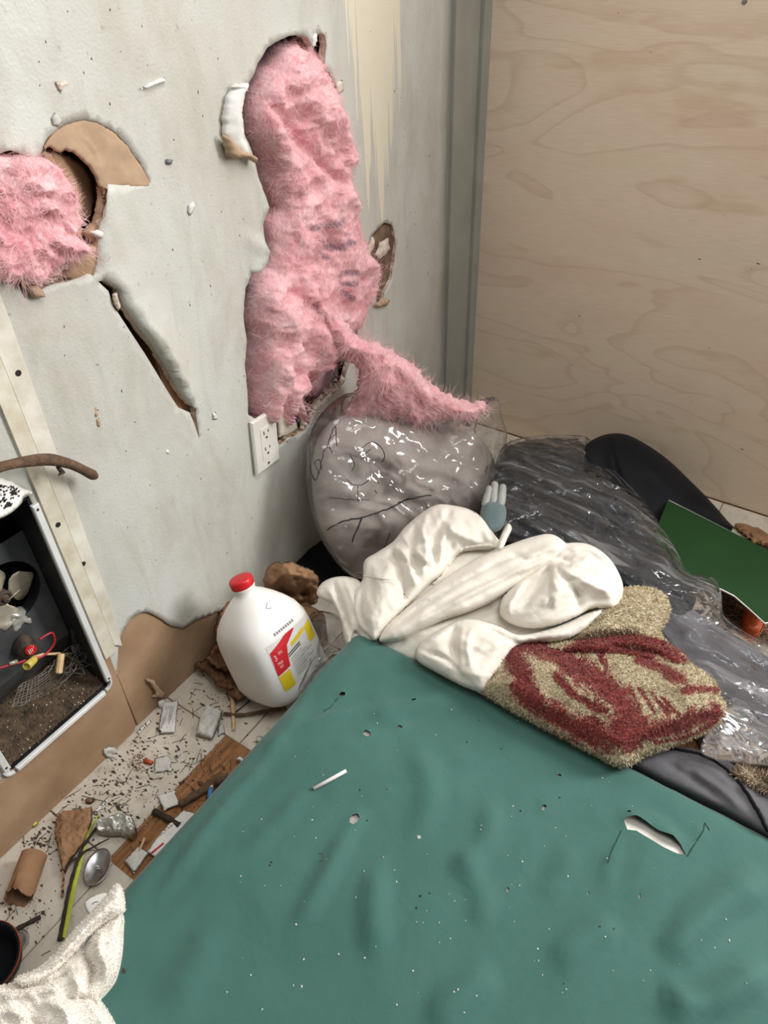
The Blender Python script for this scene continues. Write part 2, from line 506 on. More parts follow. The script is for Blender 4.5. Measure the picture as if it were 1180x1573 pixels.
def mat_fabric(name, c1, c2, weave=900, rough=.85, bump=.15, sheen=.2, stain=None, spec=.35, crease=0):
    t = NT(name); v = t.co()
    col = t.ramp(t.noise(v, 7, 5, .6), [(.3, lin(c2)), (.7, lin(c1))])
    if stain is not None:
        s = t.ramp(t.noise(v, 11, 6, .68, .4), [(.58, (0, 0, 0)), (.8, (1, 1, 1))])
        col = t.mix(t.math('MULTIPLY', s, stain[1]), col, lin(stain[0]))
    nb = t.bump(t.noise(v, weave, 2, .5), bump, .0006)
    nb = t.bump(t.noise(v, 34, 4, .55, .5), .22, .003, nb)
    if crease:
        for sc_, ds_ in ((18, .014), (46, .005)):
            nb = t.bump(t.math('ABSOLUTE', t.math('SUBTRACT', t.noise(v, sc_, 2, .5, .9), .5)), crease, ds_, nb)
    t.bsdf(col, rough, nb, Sheen_Weight=sheen, Specular_IOR_Level=spec)
    return t.m
def mat_blanket():
    t = NT('plush_cream_red'); v = t.co()
    f = t.noise(v, 240, 4, .75)
    n2 = t.noise(v, 38, 5, .75)
    cream = t.ramp(f, [(.3, lin((232, 204, 150))), (.6, lin((255, 240, 202)))])
    red = t.ramp(f, [(.3, lin((122, 20, 11))), (.65, lin((184, 48, 30)))])
    mk = t.math('ADD', t.attr('red'), t.math('MULTIPLY', t.math('SUBTRACT', t.math('ADD', t.math('MULTIPLY', n2, .55), t.math('MULTIPLY', f, .45)), .5), 3.0))
    fac = t.ramp(mk, [(.36, (0, 0, 0)), (.60, (1, 1, 1))])
    col = t.mix(fac, cream, red)
    nb = t.bump(t.noise(v, 300, 4, .8), 1.0, .006)
    nb = t.bump(t.noise(v, 110, 4, .7), .7, .005, nb)
    t.bsdf(col, .95, nb, Sheen_Weight=.35, Sheen_Roughness=.5)
    return t.m

M_WALL = mat_wall()
M_PLY = mat_plywood()
M_GYP = simple('gypsum_core', (226, 212, 198), (176, 156, 138), .9, 60, .8, .003)
M_KRAFT = simple('torn_brown_paper', (186, 158, 130), (166, 138, 112), .85, 25, .3, .002)
M_KRAFT2 = simple('brown_board_paper', (172, 142, 112), (142, 112, 84), .8, 9, .2, .002, 80)
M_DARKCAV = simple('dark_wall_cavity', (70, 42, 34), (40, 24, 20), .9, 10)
M_PINK = mat_insulation()
M_TRIM = simple('grey_painted_trim', (158, 160, 150), (146, 147, 138), .5, 12, .15, .001, 150)
M_BATTEN = simple('chipped_cream_paint', (226, 222, 210), (196, 188, 168), .6, 22, .3, .002)
M_BATTEN2 = simple('yellowed_batten_paint', (224, 219, 204), (200, 190, 166), .6, 26, .3, .002)
M_TILE = None
M_WOOD_SUB = None
M_WHITE = simple('white_enamel', (232, 232, 230), (214, 214, 212), .35, 14, .05)
M_BLACK = simple('black_sheet_metal', (42, 42, 44), (24, 24, 25), .45, 18, .1)
M_GREYMET = simple('dull_grey_sheet_metal', (96, 98, 100), (66, 67, 69), .5, 16, .1, Metallic=.35)
M_ALU = simple('dusty_aluminium', (206, 196, 178), (158, 146, 126), .45, 30, .15, Metallic=.4)
M_RUST = simple('dirty_brown_metal', (92, 74, 60), (52, 42, 36), .8, 40, .5, .003)
M_DIRT = simple('brown_dirt', (104, 86, 66), (58, 46, 36), .95, 60, .8, .004)
M_WIRE = simple('galvanised_wire', (150, 148, 144), (110, 106, 100), .45, 50, Metallic=.6)
M_REDWIRE = simple('red_wire_insulation', (178, 40, 56), (140, 26, 40), .4)
M_REDPL = simple('red_plastic', (214, 34, 42), (200, 26, 34), .35, 30, .04)
M_YELLOWPL = simple('yellow_plastic', (206, 190, 92), (188, 168, 70), .4)
M_PALEWOOD = simple('pale_wood', (222, 190, 148), (196, 158, 112), .7, 60)
M_TWIG = simple('twig_bark', (112, 86, 64), (70, 52, 40), .9, 70, .7, .003)
M_TWIGD = simple('dark_twig_bark', (66, 54, 44), (38, 31, 26), .9, 70, .7, .003)
M_LEAF = simple('dry_brown_leaf', (134, 96, 66), (88, 58, 40), .85, 35, .5, .003)
M_PAPERBAG = simple('brown_kraft_paper', (164, 126, 92), (128, 94, 66), .85, 14, .5, .003, 40)
M_CARD = simple('cardboard_tube', (158, 120, 88), (136, 102, 74), .85, 30, .2)
M_PAPER = simple('white_paper', (228, 226, 222), (206, 203, 198), .8, 20, .2)
M_TISSUE = simple('pale_translucent_paper', (206, 204, 198), (184, 181, 174), .6, 24, .3)
M_FOIL = simple('silver_foil', (214, 212, 204), (168, 165, 156), .3, 40, .4, .002, Metallic=.45)
M_STEEL = simple('brushed_steel', (168, 168, 170), (140, 140, 142), .3, 40, .05, Metallic=.95)
M_INK = simple('black_ink', (34, 32, 36), (24, 22, 26), .6)
M_INKRED = simple('red_ink', (206, 36, 46), None, .5)
M_INKYEL = simple('yellow_ink', (232, 206, 40), None, .5)
M_INKGREY = simple('grey_ink', (120, 120, 122), None, .6)
M_PURPLE = simple('purple_ink', (110, 50, 130), None, .6)
M_OUTLET = simple('ivory_outlet_plastic', (228, 224, 216), (220, 215, 206), .4, 20, .03)
M_SLOT = simple('dark_slot', (40, 36, 34), (28, 25, 24), .8)
M_PLASTIC = mat_plastic()
M_PLASTIC2 = mat_plastic('hazy_polythene', (.94, .94, .95), .10, .11, 2.4, 1.3)
M_SHEETW = mat_fabric('cream_white_cotton', (229, 223, 212), (218, 211, 198), 1100, .8, .15, .25, ((200, 186, 160), .25), .3, .16)
M_GREEN = mat_fabric('teal_green_cotton', (65, 107, 99), (55, 96, 88), 1300, .75, .12, .25, ((46, 88, 78), .55), .3, .10)
M_FOAM = simple('white_mattress_ticking', (232, 228, 220), (214, 208, 198), .9, 40)
M_BLANKET = mat_blanket()
M_TERRY = mat_fabric('white_terry', (250, 246, 238), (240, 232, 220), 420, .95, .9, .4, ((206, 178, 140), .35))
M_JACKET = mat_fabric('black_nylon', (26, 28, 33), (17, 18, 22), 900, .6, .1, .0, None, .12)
M_DARKCLOTH = mat_fabric('charcoal_cloth', (44, 46, 51), (28, 29, 33), 900, .8, .15, .0, None, .12)
M_GREYCLOTH = mat_fabric('mid_grey_cloth', (104, 102, 106), (84, 82, 86), 900, .8, .15, .1, None, .15)
M_PILLOW = mat_fabric('taupe_pillow_cloth', (186, 176, 168), (150, 140, 134), 900, .85, .15, .2, ((112, 100, 98), .5))
M_GREENBOARD = simple('dark_green_board', (22, 58, 25), (19, 51, 22), .5, 5, .03, Specular_IOR_Level=.2)
M_ORANGE = simple('burnt_orange_plastic', (190, 84, 34), (160, 66, 26), .5)
M_STRAW = simple('dry_straw', (142, 106, 78), (98, 70, 52), .9, 50)
M_GLOVE_T = mat_fabric('teal_knit', (100, 116, 118), (80, 96, 100), 500, .9, .5)
M_GLOVE_G = mat_fabric('pale_knit', (168, 168, 164), (140, 141, 138), 500, .9, .6)
M_FUR = simple('brown_white_fur', (206, 186, 158), (100, 80, 60), .95, 35, .9, .006)
M_JUG = None
M_LEAFGREEN = simple('yellow_green_stem', (186, 196, 52), (150, 166, 40), .5, 40)

def mat_jug():
    t = NT('milky_polyethylene'); v = t.co()
    t.bsdf(t.ramp(t.noise(v, 6, 3), [(.3, lin((232, 229, 224))), (.7, lin((240, 238, 234)))]), .38, t.bump(t.noise(v, 60, 2), .05, .001),
           Subsurface_Weight=.35, Subsurface_Radius=(.03, .028, .025), Subsurface_Scale=.6)
    return t.m
M_JUG = mat_jug()
def mat_tile():
    t = NT('stained_vinyl_tile'); v = t.co()
    col = t.ramp(t.noise(v, 14, 5, .6), [(.3, lin((190, 180, 164))), (.7, lin((212, 204, 190)))])
    d = t.ramp(t.noise(v, 26, 7, .75, .5), [(.54, (0, 0, 0)), (.72, (1, 1, 1))])
    col = t.mix(t.math('MULTIPLY', d, .6), col, lin((120, 102, 84)))
    d2 = t.ramp(t.noise(v, 150, 4, .7), [(.64, (0, 0, 0)), (.7, (1, 1, 1))])
    col = t.mix(t.math('MULTIPLY', d2, .6), col, lin((80, 64, 52)))
    t.bsdf(col, .55, t.bump(t.noise(v, 120, 4), .15, .001))
    return t.m
M_TILE = mat_tile()
def mat_sub():
    t = NT('adhesive_stained_subfloor')
    f = t.noise(t.co((60, 4, 1), (0, 0, .5)), 3, 5, .65)
    col = t.ramp(f, [(.3, lin((96, 62, 34))), (.55, lin((150, 102, 58))), (.75, lin((176, 128, 80)))])
    d = t.ramp(t.noise(t.co(), 30, 5, .7), [(.5, (0, 0, 0)), (.75, (1, 1, 1))])
    col = t.mix(t.math('MULTIPLY', d, .55), col, lin((66, 42, 26)))
    t.bsdf(col, .6, t.bump(f, .4, .002))
    return t.m
M_WOOD_SUB = mat_sub()

def proj(P):
    q = (np.atleast_2d(P) - CAM) @ CAM_R
    return q[:, :2] / q[:, 2:3] * F_PX + np.array([W_PX / 2, H_PX / 2])
def yz(px): return on(px, 'x', 0.0)[:, 1:]

# ------------------------------------------------------------------ left wall: drywall with real holes
HOLE_A = [(-60, 250), (-20, 238), (0, 236), (15, 232), (35, 236), (54, 246), (62, 232), (74, 211), (90, 196), (108, 187), (130, 184), (150, 188),
          (172, 200), (196, 221), (216, 250), (233, 281), (205, 284), (166, 283), (161, 300), (156, 332), (151, 365), (150, 400), (143, 424),
          (137, 420), (100, 434), (72, 440), (42, 452), (20, 428), (0, 402), (-30, 380), (-60, 350)]
TEAR = [(150, 432), (166, 447), (174, 470), (195, 502), (222, 543), (245, 580), (262, 608), (274, 626), (292, 634), (299, 652), (306, 674),
        (303, 648), (300, 628), (286, 618), (272, 598), (254, 565), (232, 530), (207, 497), (188, 470), (181, 446), (160, 431)]
HOLE_B = [(410, 74), (430, 60), (455, 52), (470, 56), (479, 72), (482, 55), (490, 50), (498, 53), (500, 70), (497, 95), (499, 112), (504, 110),
          (515, 134), (517, 150), (512, 186), (516, 212), (522, 237), (525, 265), (528, 287), (534, 312), (546, 347), (557, 390), (562, 430), (556, 470),
          (549, 492), (547, 522), (536, 560), (528, 588), (505, 604), (488, 622), (476, 643), (468, 660), (456, 667), (440, 672), (428, 684),
          (420, 664), (400, 650), (381, 636), (378, 600), (375, 560), (377, 520), (372, 480), (375, 442), (386, 420), (400, 402), (404, 370),
          (402, 345), (412, 318), (402, 290), (393, 262), (390, 246), (374, 205), (370, 172), (375, 142), (386, 118), (394, 95)]
HOLE_C = [(562, 387), (575, 357), (590, 342), (603, 345), (608, 371), (605, 402), (600, 430), (590, 450), (587, 464), (579, 468), (577, 440), (571, 412)]
HOLE_D = [(557, 463), (563, 458), (569, 460), (566, 466), (560, 473)]
FLAP1 = [(168, 286), (163, 300), (158, 332), (153, 365), (152, 400), (146, 426), (162, 429), (184, 446), (190, 470), (209, 495), (234, 528), (256, 563), (274, 596),
         (288, 617), (300, 627), (308, 600), (303, 545), (275, 470), (245, 400), (222, 330), (200, 287)]
FLAP1_EDGE = FLAP1[:15]
FLAP1_HINGE = FLAP1[15:]
FLAP2 = [(404, 372), (402, 400), (387, 420), (378, 395), (363, 357), (372, 352)]
HEATER = (0.188, 0.386, 0.150, 0.576)     # y0 y1 z0 z1 of the opening

# big background surfaces first
fl = MB().box((-0.15, -1.5, -0.05), (3.2, 1.9, -0.0035))
floor = struct(fl.build('floor', M_WOOD_SUB))
tiles = [(-.02, .1625, -.13, .2055), (.164, .44, -.13, .2055), (-.02, .151, .2075, .4835), (-.02, .184, .4855, .764), (.1865, .465, .4855, .764), (-.02, .184, .766, 1.045),
         (.1865, .465, .766, 1.045), (-.02, .184, 1.047, 1.325), (.1865, .465, 1.047, 1.325), (.467, .745, .766, 1.045), (.467, .745, 1.047, 1.325), (.467, .745, 1.327, 1.67),
         (.747, 1.025, 1.327, 1.67), (-.02, .184, 1.327, 1.67), (.1865, .465, 1.327, 1.67), (-.02, .161, -.41, -.132), (.164, .44, -.41, -.132)]
for (a, b, c_, d_) in tiles:
    t = MB(); e = .0015
    t.add([(a, c_, -.0034), (b, c_, -.0034), (b, d_, -.0034), (a, d_, -.0034), (a, c_, -e), (b, c_, -e), (b, d_, -e), (a, d_, -e), (a + e, c_ + e, 0), (b - e, c_ + e, 0), (b - e, d_ - e, 0), (a + e, d_ - e, 0)],
          [(0, 1, 5, 4), (1, 2, 6, 5), (2, 3, 7, 6), (3, 0, 4, 7), (4, 5, 9, 8), (5, 6, 10, 9), (6, 7, 11, 10), (7, 4, 8, 11), (8, 9, 10, 11)])
    t.build('floor_tile', M_TILE, floor)

yzA, yzT, yzB, yzC, yzD = [yz(h) for h in (HOLE_A, TEAR, HOLE_B, HOLE_C, HOLE_D)]
yzA, yzB, yzC = ragged(yzA, .0012, .006, 5), ragged(yzB, .0014, .006, 6), ragged(yzC, .001, .004, 7)
hy0, hy1, hz0, hz1 = HEATER
heat_hole = resample([(hy0, hz0), (hy1, hz0), (hy1, hz1), (hy0, hz1)], .02)
foot = yz([(180, 990), (190, 968), (200, 952), (215, 943), (228, 941), (240, 946), (262, 961), (280, 965), (300, 956), (320, 946), (336, 940)])
foot = resample(foot, .004, False)
foot = foot + np.c_[np.zeros(len(foot)), fbm(np.c_[foot, np.zeros(len(foot))], 60, 3, 2) * .004]
outer = np.vstack([resample([(-1.5, .144), (.40, .144), (.428, .215)], .03, False), foot, resample([(.69, .03), (.71, 0), (1.535, 0), (1.535, 2.4), (-1.5, 2.4)], .03, False)])
holes = [yzA, resample(yzT, .006), yzB, yzC, yzD, heat_hole]
fine = grid_pts([(0.02, .03), (1.50, .03), (1.50, 1.25), (.02, 1.25)], .0105, .004, seed=4)
fine = fine[inside(fine, outer)]
d0, _ = seg_dist(fine, outer, True); fine = fine[d0 > .005]
for h in holes:
    dd, _ = seg_dist(fine, h, True); fine = fine[(dd > .0045) & ~inside(fine, h)]
coarse = np.array([(y, z) for y in np.arange(-1.4, 1.5, .12) for z in np.arange(.2, 2.4, .12) if not (0 < y < 1.52 and z < 1.28)])
v, F = cdt(outer, holes, np.vstack([fine, coarse]))
P = np.c_[np.zeros(len(v)), v]
pxs = proj(P)
hgt = np.zeros(len(v))
inF = inside(pxs, FLAP1) | (seg_dist(pxs, FLAP1_EDGE)[0] < 4.0) & (seg_dist(pxs, FLAP1_HINGE)[0] < seg_dist(pxs, np.array(TEAR[:11]))[0] + 40) & inside(pxs, [(160, 286), (150, 428), (160, 429.5), (184, 444), (305, 640), (320, 600), (250, 380), (205, 284)])
de, te = seg_dist(pxs, FLAP1_EDGE); dh, _ = seg_dist(pxs, FLAP1_HINGE)
q = np.clip(dh / (de + dh + 1e-6), 0, 1)
amp1 = .006 + .020 * np.exp(-((te - .78) / .28) ** 2)
hgt += np.where(inF, amp1 * q ** 1.6 * np.clip((1.02 - te) * 12, 0, 1), 0)
inF2 = inside(pxs, FLAP2)
d2e, _ = seg_dist(pxs, FLAP2[:3]); d2h, _ = seg_dist(pxs, FLAP2[3:])
hgt += np.where(inF2, .014 * np.clip(d2h / (d2e + d2h + 1e-6), 0, 1) ** 1.3, 0)
# the paper lifts a little round the big holes, and the board is not quite flat
dB = seg_dist(v, yzB, True)[0]
hgt += .002 * np.exp(-dB / .012) + .0025 * fbm(P, 4.5, 3, 9) * np.exp(-np.clip(np.abs(v[:, 0] - .8) - .7, 0, 9) * 8)
for (mx, my, am, sg) in [(655, 110, -.001, 14), (95, 130, .004, 7), (240, 127, -.004, 9), (60, 520, .002, 40), (300, 700, .002, 50), (430, 560, .0, 1)]:
    dd = np.linalg.norm(pxs - np.array([mx, my]), axis=1); hgt += am * np.exp(-(dd / sg) ** 2)
P[:, 0] = hgt
a = P[F[:, 1]] - P[F[:, 0]]; b = P[F[:, 2]] - P[F[:, 0]]
if np.cross(a, b)[:, 0].sum() < 0: F = F[:, ::-1]
be = boundary_edges(F); bi = sorted({k for e_ in be for k in e_}); mid = {k: len(P) + j for j, k in enumerate(bi)}; bk = {k: len(P) + len(bi) + j for j, k in enumerate(bi)}
A1 = P[bi].copy(); A1[:, 0] -= .0012
A2 = A1.copy(); A2[:, 0] = np.minimum(A1[:, 0] - .002, -.0125 + .004 * fbm(A1, 90, 3, 4))
A2[:, 0] = np.where(P[bi][:, 0] > .004, A1[:, 0] - .0015, A2[:, 0])
A2[:, 1:] += .003 * np.c_[fbm(A1, 130, 2, 11), fbm(A1, 130, 2, 12)]
Fs = [(e_[1], e_[0], mid[e_[0]], mid[e_[1]]) for e_ in be] + [(mid[e_[1]], mid[e_[0]], bk[e_[0]], bk[e_[1]]) for e_ in be]
wall_left = mesh_obj('wall_left', np.vstack([P, A1, A2]), [tuple(t) for t in F] + Fs, [M_WALL, M_KRAFT, M_GYP])
mi = [0] * len(F) + [1] * len(be) + [2] * len(be)
wall_left.data.polygons.foreach_set('material_index', mi)
wall_left.data.polygons.foreach_set('use_smooth', [True] * len(F) + [False] * (2 * len(be)))
struct(wall_left)
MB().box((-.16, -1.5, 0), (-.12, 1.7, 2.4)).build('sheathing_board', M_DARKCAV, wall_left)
for y_ in (.66, 1.30):
    MB().box((-.12, y_, 0), (-.0135, y_ + .038, 2.4)).build('wall_stud', simple('raw_stud_wood', (150, 110, 80), (110, 78, 56), .8, 20), wall_left)
# brown lower boards
b1 = [(-1.5, 0.001), (.388, .001), (.398, .005), (.403, .014), (.4065, .215), (.398, .23), (.3885, .22), (.3885, .147), (-1.5, .147)]
def slab(poly, x0, x1, name, mat, parent, bev=.0012):
    n = len(poly); p = np.array(poly); c0 = p.mean(0)
    V = [(x0, y, z) for y, z in p] + [(x1 - bev, y, z) for y, z in p] + [(x1, y + (bev if y < c0[0] else -bev), z + (bev if z < c0[1] else -bev)) for y, z in p]
    Fq = [tuple(range(n))[::-1], tuple(range(2 * n, 3 * n))]
    for r in (0, 1):
        Fq += [(r * n + k, r * n + (k + 1) % n, (r + 1) * n + (k + 1) % n, (r + 1) * n + k) for k in range(n)]
    return mesh_obj(name, V, Fq, mat, parent, False)
base_l = struct(slab(b1, -.012, .0016, 'baseboard_left', M_KRAFT2, None))
slab([(.4075, .001), (.80, .001), (.80, .16), (.64, .18), (.53, .26), (.4075, .26)], -.016, -.004, 'backing_board', M_KRAFT2, base_l)
# curled paper chips at the foot of the boards
blob('torn_paper_curl', [(226, 1041), (238, 1046), (248, 1058), (252, 1068), (240, 1072), (231, 1069), (238, 1066), (236, 1058), (226, 1046)], xplane(.001), .002, 3, M_KRAFT, base_l, step=2.5, direction='x', noise=[(.003, 120, 2, True)], back=0, crisp=.6, rag=1.5)
blob('torn_paper_curl', [(160, 1152), (168, 1147), (178, 1149), (180, 1156), (172, 1163), (162, 1162)], xplane(.004), .003, 3, M_TISSUE, base_l, step=2.5, direction='x', noise=[(.004, 120, 2, True)], back=0, crisp=.7, rag=1.5)
blob('torn_paper_curl', [(244, 1078), (252, 1074), (256, 1080), (250, 1087), (244, 1086)], xplane(.003), .002, 3, M_PAPER, base_l, step=2.5, direction='x', noise=[(.003, 120, 2, True)], back=0, crisp=.7, rag=1)

# --- torn layers in the left hole
def wallpatch(name, px, x, mat, thick=.002, edge=5, tilt=None, noise=.001, rag=1.2, seed=1, creases=(), parent=None, step=4):
    pl = xplane(x) if tilt is None else plane3(*tilt)
    return blob(name, px, pl, thick, edge, mat, parent or wall_left, creases, [(noise, 60, 3, False)], step=step, direction='x', sm=False, rag=rag, seed=seed, back=.8)
wallpatch('torn_paper_face', [(58, 236), (66, 222), (80, 202), (98, 190), (118, 182), (140, 182), (160, 190), (184, 208), (208, 236), (240, 288), (205, 289), (164, 288), (160, 312), (156, 295), (148, 278),
                              (136, 256), (120, 240), (100, 230), (92, 235), (84, 232), (76, 226), (68, 230)], -.004, M_KRAFT, .0025, 5, seed=3, noise=.0012,
          creases=[([(122, 205), (145, 235), (152, 270)], .0016, 2.5), ([(150, 200), (165, 225), (160, 260)], .001, 3)])
wallpatch('pushed_in_board', [(58, 234), (74, 228), (100, 236), (125, 250), (140, 275), (146, 310), (140, 335), (130, 345), (120, 340), (108, 318), (95, 290), (80, 262)], 0, M_KRAFT2, .004, 8,
          tilt=[(60, 235, 'x', -.010), (150, 300, 'x', -.045), (120, 345, 'x', -.028)], seed=4)
wallpatch('broken_board_edge', [(72, 252), (84, 262), (98, 290), (112, 318), (124, 342), (118, 352), (104, 345), (92, 318), (84, 285)], -.010, M_GYP, .010, 6, noise=.004, rag=3, seed=5)
wallpatch('broken_board_edge', [(148, 285), (160, 286), (161, 312), (157, 345), (152, 372), (140, 375), (128, 358), (142, 338), (150, 312)], -.014, M_KRAFT, .008, 6, noise=.003, rag=2, seed=6)
wallpatch('snapped_board_piece', [(104, 390), (125, 378), (150, 372), (152, 392), (142, 424), (110, 432), (92, 428), (98, 405)], -.010, M_KRAFT2, .008, 7, rag=1.5, seed=7)
wallpatch('snapped_board_piece', [(22, 420), (45, 402), (66, 394), (60, 415), (44, 438), (36, 440)], 0, M_KRAFT, .006, 5, tilt=[(22, 420, 'x', .004), (66, 394, 'x', -.02), (40, 440, 'x', .010)], seed=8)
wallpatch('snapped_board_piece', [(38, 440), (56, 436), (66, 448), (70, 456), (56, 458), (44, 450)], .008, M_KRAFT, .005, 5, seed=9)
wallpatch('snapped_board_piece', [(76, 335), (96, 318), (112, 342), (130, 352), (125, 372), (100, 360), (84, 352)], -.022, M_KRAFT2, .006, 6, seed=10)
wallpatch('loose_paint_curl', [(138, 355), (150, 352), (160, 358), (158, 368), (146, 364)], .002, M_PAPER, .003, 4, seed=11, rag=1, step=3)
def crumble(name, line, x, n, size, mat, seed, spread=5, parent=None):
    r = np.random.RandomState(seed); L = resample(line, 2, False); m = MB()
    for k in range(n):
        c = L[r.randint(len(L))] + r.randn(2) * spread
        p = pt(c[0], c[1], 'x', x + r.rand() * .008)
        s = size * (.4 + r.rand())
        m.chip(p, (s, s, s), r)
    o = m.build(name, mat, parent or wall_left); o['kind'] = 'stuff'; return o
crumble('gypsum_crumbs', [(25, 402), (50, 395), (70, 405), (88, 395), (85, 415), (60, 432), (45, 442)], -.006, 240, .009, M_GYP, 3, 6)
crumble('gypsum_crumbs', [(530, 580), (505, 603), (488, 622), (474, 646), (464, 660)], -.008, 260, .009, M_GYP, 4, 3.2)
crumble('gypsum_crumbs', [(430, 680), (445, 672), (458, 664)], -.006, 60, .006, M_KRAFT, 5, 3)
# --- right small hole
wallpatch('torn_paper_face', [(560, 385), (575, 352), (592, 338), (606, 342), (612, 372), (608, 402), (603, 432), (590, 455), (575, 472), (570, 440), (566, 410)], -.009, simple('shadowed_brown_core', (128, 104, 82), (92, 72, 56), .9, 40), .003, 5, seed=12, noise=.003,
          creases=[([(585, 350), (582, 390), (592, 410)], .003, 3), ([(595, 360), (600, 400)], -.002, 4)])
wallpatch('torn_paper_curl', [(561, 388), (574, 358), (576, 372), (570, 398), (562, 402)], .002, M_GYP, .003, 4, seed=13, step=3)
wallpatch('torn_paper_curl', [(583, 372), (596, 366), (600, 382), (592, 392), (580, 402), (575, 392)], -.002, M_GYP, .004, 5, seed=14, step=3, noise=.003)
wallpatch('torn_paper_curl', [(574, 470), (586, 456), (600, 462), (594, 470), (580, 472)], .004, M_KRAFT, .005, 5, seed=15, step=3)
# --- curled flaps beside the big hole
wallpatch('curled_paint_flap', [(388, 246), (374, 208), (371, 172), (375, 145), (382, 128), (370, 128), (356, 134), (346, 150), (341, 178), (342, 206), (352, 226), (368, 238)], .004, M_PAPER, .012, 22, seed=16, noise=.002, rag=.8)
wallpatch('torn_paper_curl', [(342, 206), (352, 212), (364, 226), (376, 232), (392, 240), (392, 250), (378, 242), (360, 243), (347, 238)], .012, M_KRAFT, .010, 7, seed=17, noise=.003, step=3)
wallpatch('curled_paint_flap', [(352, 134), (362, 128), (376, 132), (382, 140), (372, 136), (360, 136)], .008, M_PAPER, .006, 4, seed=18, step=3)
wallpatch('torn_paper_curl', [(477, 60), (482, 48), (488, 52), (484, 70), (479, 74)], .001, M_PAPER, .004, 4, seed=19, step=3)
wallpatch('torn_paper_curl', [(516, 126), (526, 122), (528, 140), (517, 146)], .0015, M_BATTEN2, .002, 4, seed=20, step=3)
wallpatch('exposed_board_strip', [(424, 636), (440, 612), (452, 640), (458, 660), (444, 670), (428, 672)], -.002, M_BATTEN2, .003, 6, seed=21, step=4)
wallpatch('drywall_shard', [(172, 452), (180, 448), (186, 470), (182, 478), (174, 466)], .004, M_GYP, .005, 4, seed=22, step=3, noise=.004)
# small chips, nicks and nail holes in the paint
for k, px_ in enumerate([[(84, 126), (100, 124), (108, 128), (98, 134), (94, 144), (88, 138)], [(288, 316), (296, 309), (301, 316), (296, 326), (291, 334), (288, 326)],
            [(255, 244), (266, 245), (264, 253), (256, 252)], [(326, 634), (332, 632), (334, 644), (327, 645)], [(254, 690), (260, 689), (259, 698), (255, 699)],
            [(144, 627), (148, 625), (154, 650), (152, 668), (149, 655)], [(78, 181), (84, 172), (96, 186), (90, 196), (80, 192)]]):
    wallpatch('paint_chip', px_, .0008, [M_GYP, M_PAPER, M_INKGREY, M_PAPER, M_PAPER, M_KRAFT, M_TISSUE][k], .0022, 4, seed=30 + k, rag=.6, step=3)
wallpatch('paint_scuff', [(212, 138), (226, 128), (244, 120), (254, 118), (254, 126), (240, 130), (226, 136)], .0005, M_PAPER, .006, 6, seed=40, rag=.3, step=3)
r = np.random.RandomState(11); m = MB()
spots = [(168, 15), (218, 40), (134, 82), (129, 112), (325, 300), (373, 337), (367, 362), (278, 410), (620, 210), (603, 222), (643, 180), (648, 310), (616, 150), (596, 285), (637, 344), (652, 353),
         (265, 383), (340, 325), (152, 262), (60, 95), (295, 30), (190, 502), (212, 480), (272, 730), (320, 660), (207, 648), (240, 780), (150, 560), (186, 600), (300, 830), (350, 850), (655, 500), (628, 440), (660, 240), (320, 760), (200, 730), (196, 810), (240, 860), (230, 745)]
spots += [(r.randint(60, 660), r.randint(0, 880)) for _ in range(60)]
for (sx, sy) in spots:
    p = pt(sx, sy, 'x', 0.0)
    if p[1] > 1.5 or p[2] < .2: continue
    inh = any(inside(np.array([[sx, sy]], float), h)[0] for h in (HOLE_A, HOLE_B, HOLE_C, FLAP1))
    if inh: continue
    s = .0007 + .0009 * r.rand()
    h0 = float(P[np.argmin(np.linalg.norm(v - p[1:], axis=1)), 0])
    m.chip((h0 + .0001, p[1], p[2]), (.0008, s * 1.6, s * (1.6 + 2 * r.rand())), r)
o = m.build('nail_holes_and_nicks', M_SLOT, wall_left); o['kind'] = 'stuff'
# --- battens beside the heater, corner boards, plywood
t1 = struct(MB().box((.0005, .396, .215), (.006, .4185, 2.4)).build('trim_1', M_BATTEN2))
t2 = struct(slab([(.4195, .226), (.431, .212), (.440, .30), (.444, .55), (.449, .80), (.452, 1.2), (.452, 2.4), (.4195, 2.4)], .0005, .0035, 'trim_2', M_BATTEN, None))
for (sx, sy, par) in [(89, 806, t1), (28, 573, t2), (128, 866, t2)]:
    p = pt(sx, sy, 'x', .006 if par is t1 else .0035)
    MB().lathe([(.004, 0), (.0042, .0006), (.0022, .0006)], p, (1, 0, 0), 14).build('screw_hole', M_SLOT, par)
t3 = struct(MB().box((0, 1.537, 0), (.010, 1.640, 2.4)).build('trim_3', M_TRIM))
t4 = struct(MB().box((0, 1.642, 0), (.018, 1.6745, 2.4)).build('trim_4', M_TRIM))
wall_back = struct(MB().box((.0185, 1.675, 0), (1.44, 1.690, 1.50)).build('wall_back', M_PLY))
win = struct(MB().box((.0185, 1.640, 1.502), (1.44, 1.70, 1.545)).box((.0185, 1.640, 2.215), (1.44, 1.70, 2.40)).box((.0185, 1.640, 1.545), (.10, 1.70, 2.215)).box((1.40, 1.640, 1.545), (1.44, 1.70, 2.215)).build('added_window_1', M_WHITE))  # unseen frame, added to hold the highlight lamp above the plywood
sc = MB().lathe([(.0045, 0), (.0045, .0015), (.003, .0022)], pt(1144, 2, 'y', 1.675), (0, -1, 0), 14).build('screw_head', M_STEEL, wall_back)
m = MB(); r = np.random.RandomState(5)
for (sx, sy) in [(741, 124), (1113, 330), (1010, 705), (935, 690), (1165, 405), (1155, 413), (1075, 398), (1090, 535), (950, 20), (1000, 80), (1060, 610), (880, 560), (890, 485), (1140, 690)]:
    p = pt(sx, sy, 'y', 1.6745); m.chip(p, (.002 + .006 * r.rand(), .0008, .002), r)
o = m.build('dents', M_SLOT, wall_back); o['kind'] = 'stuff'

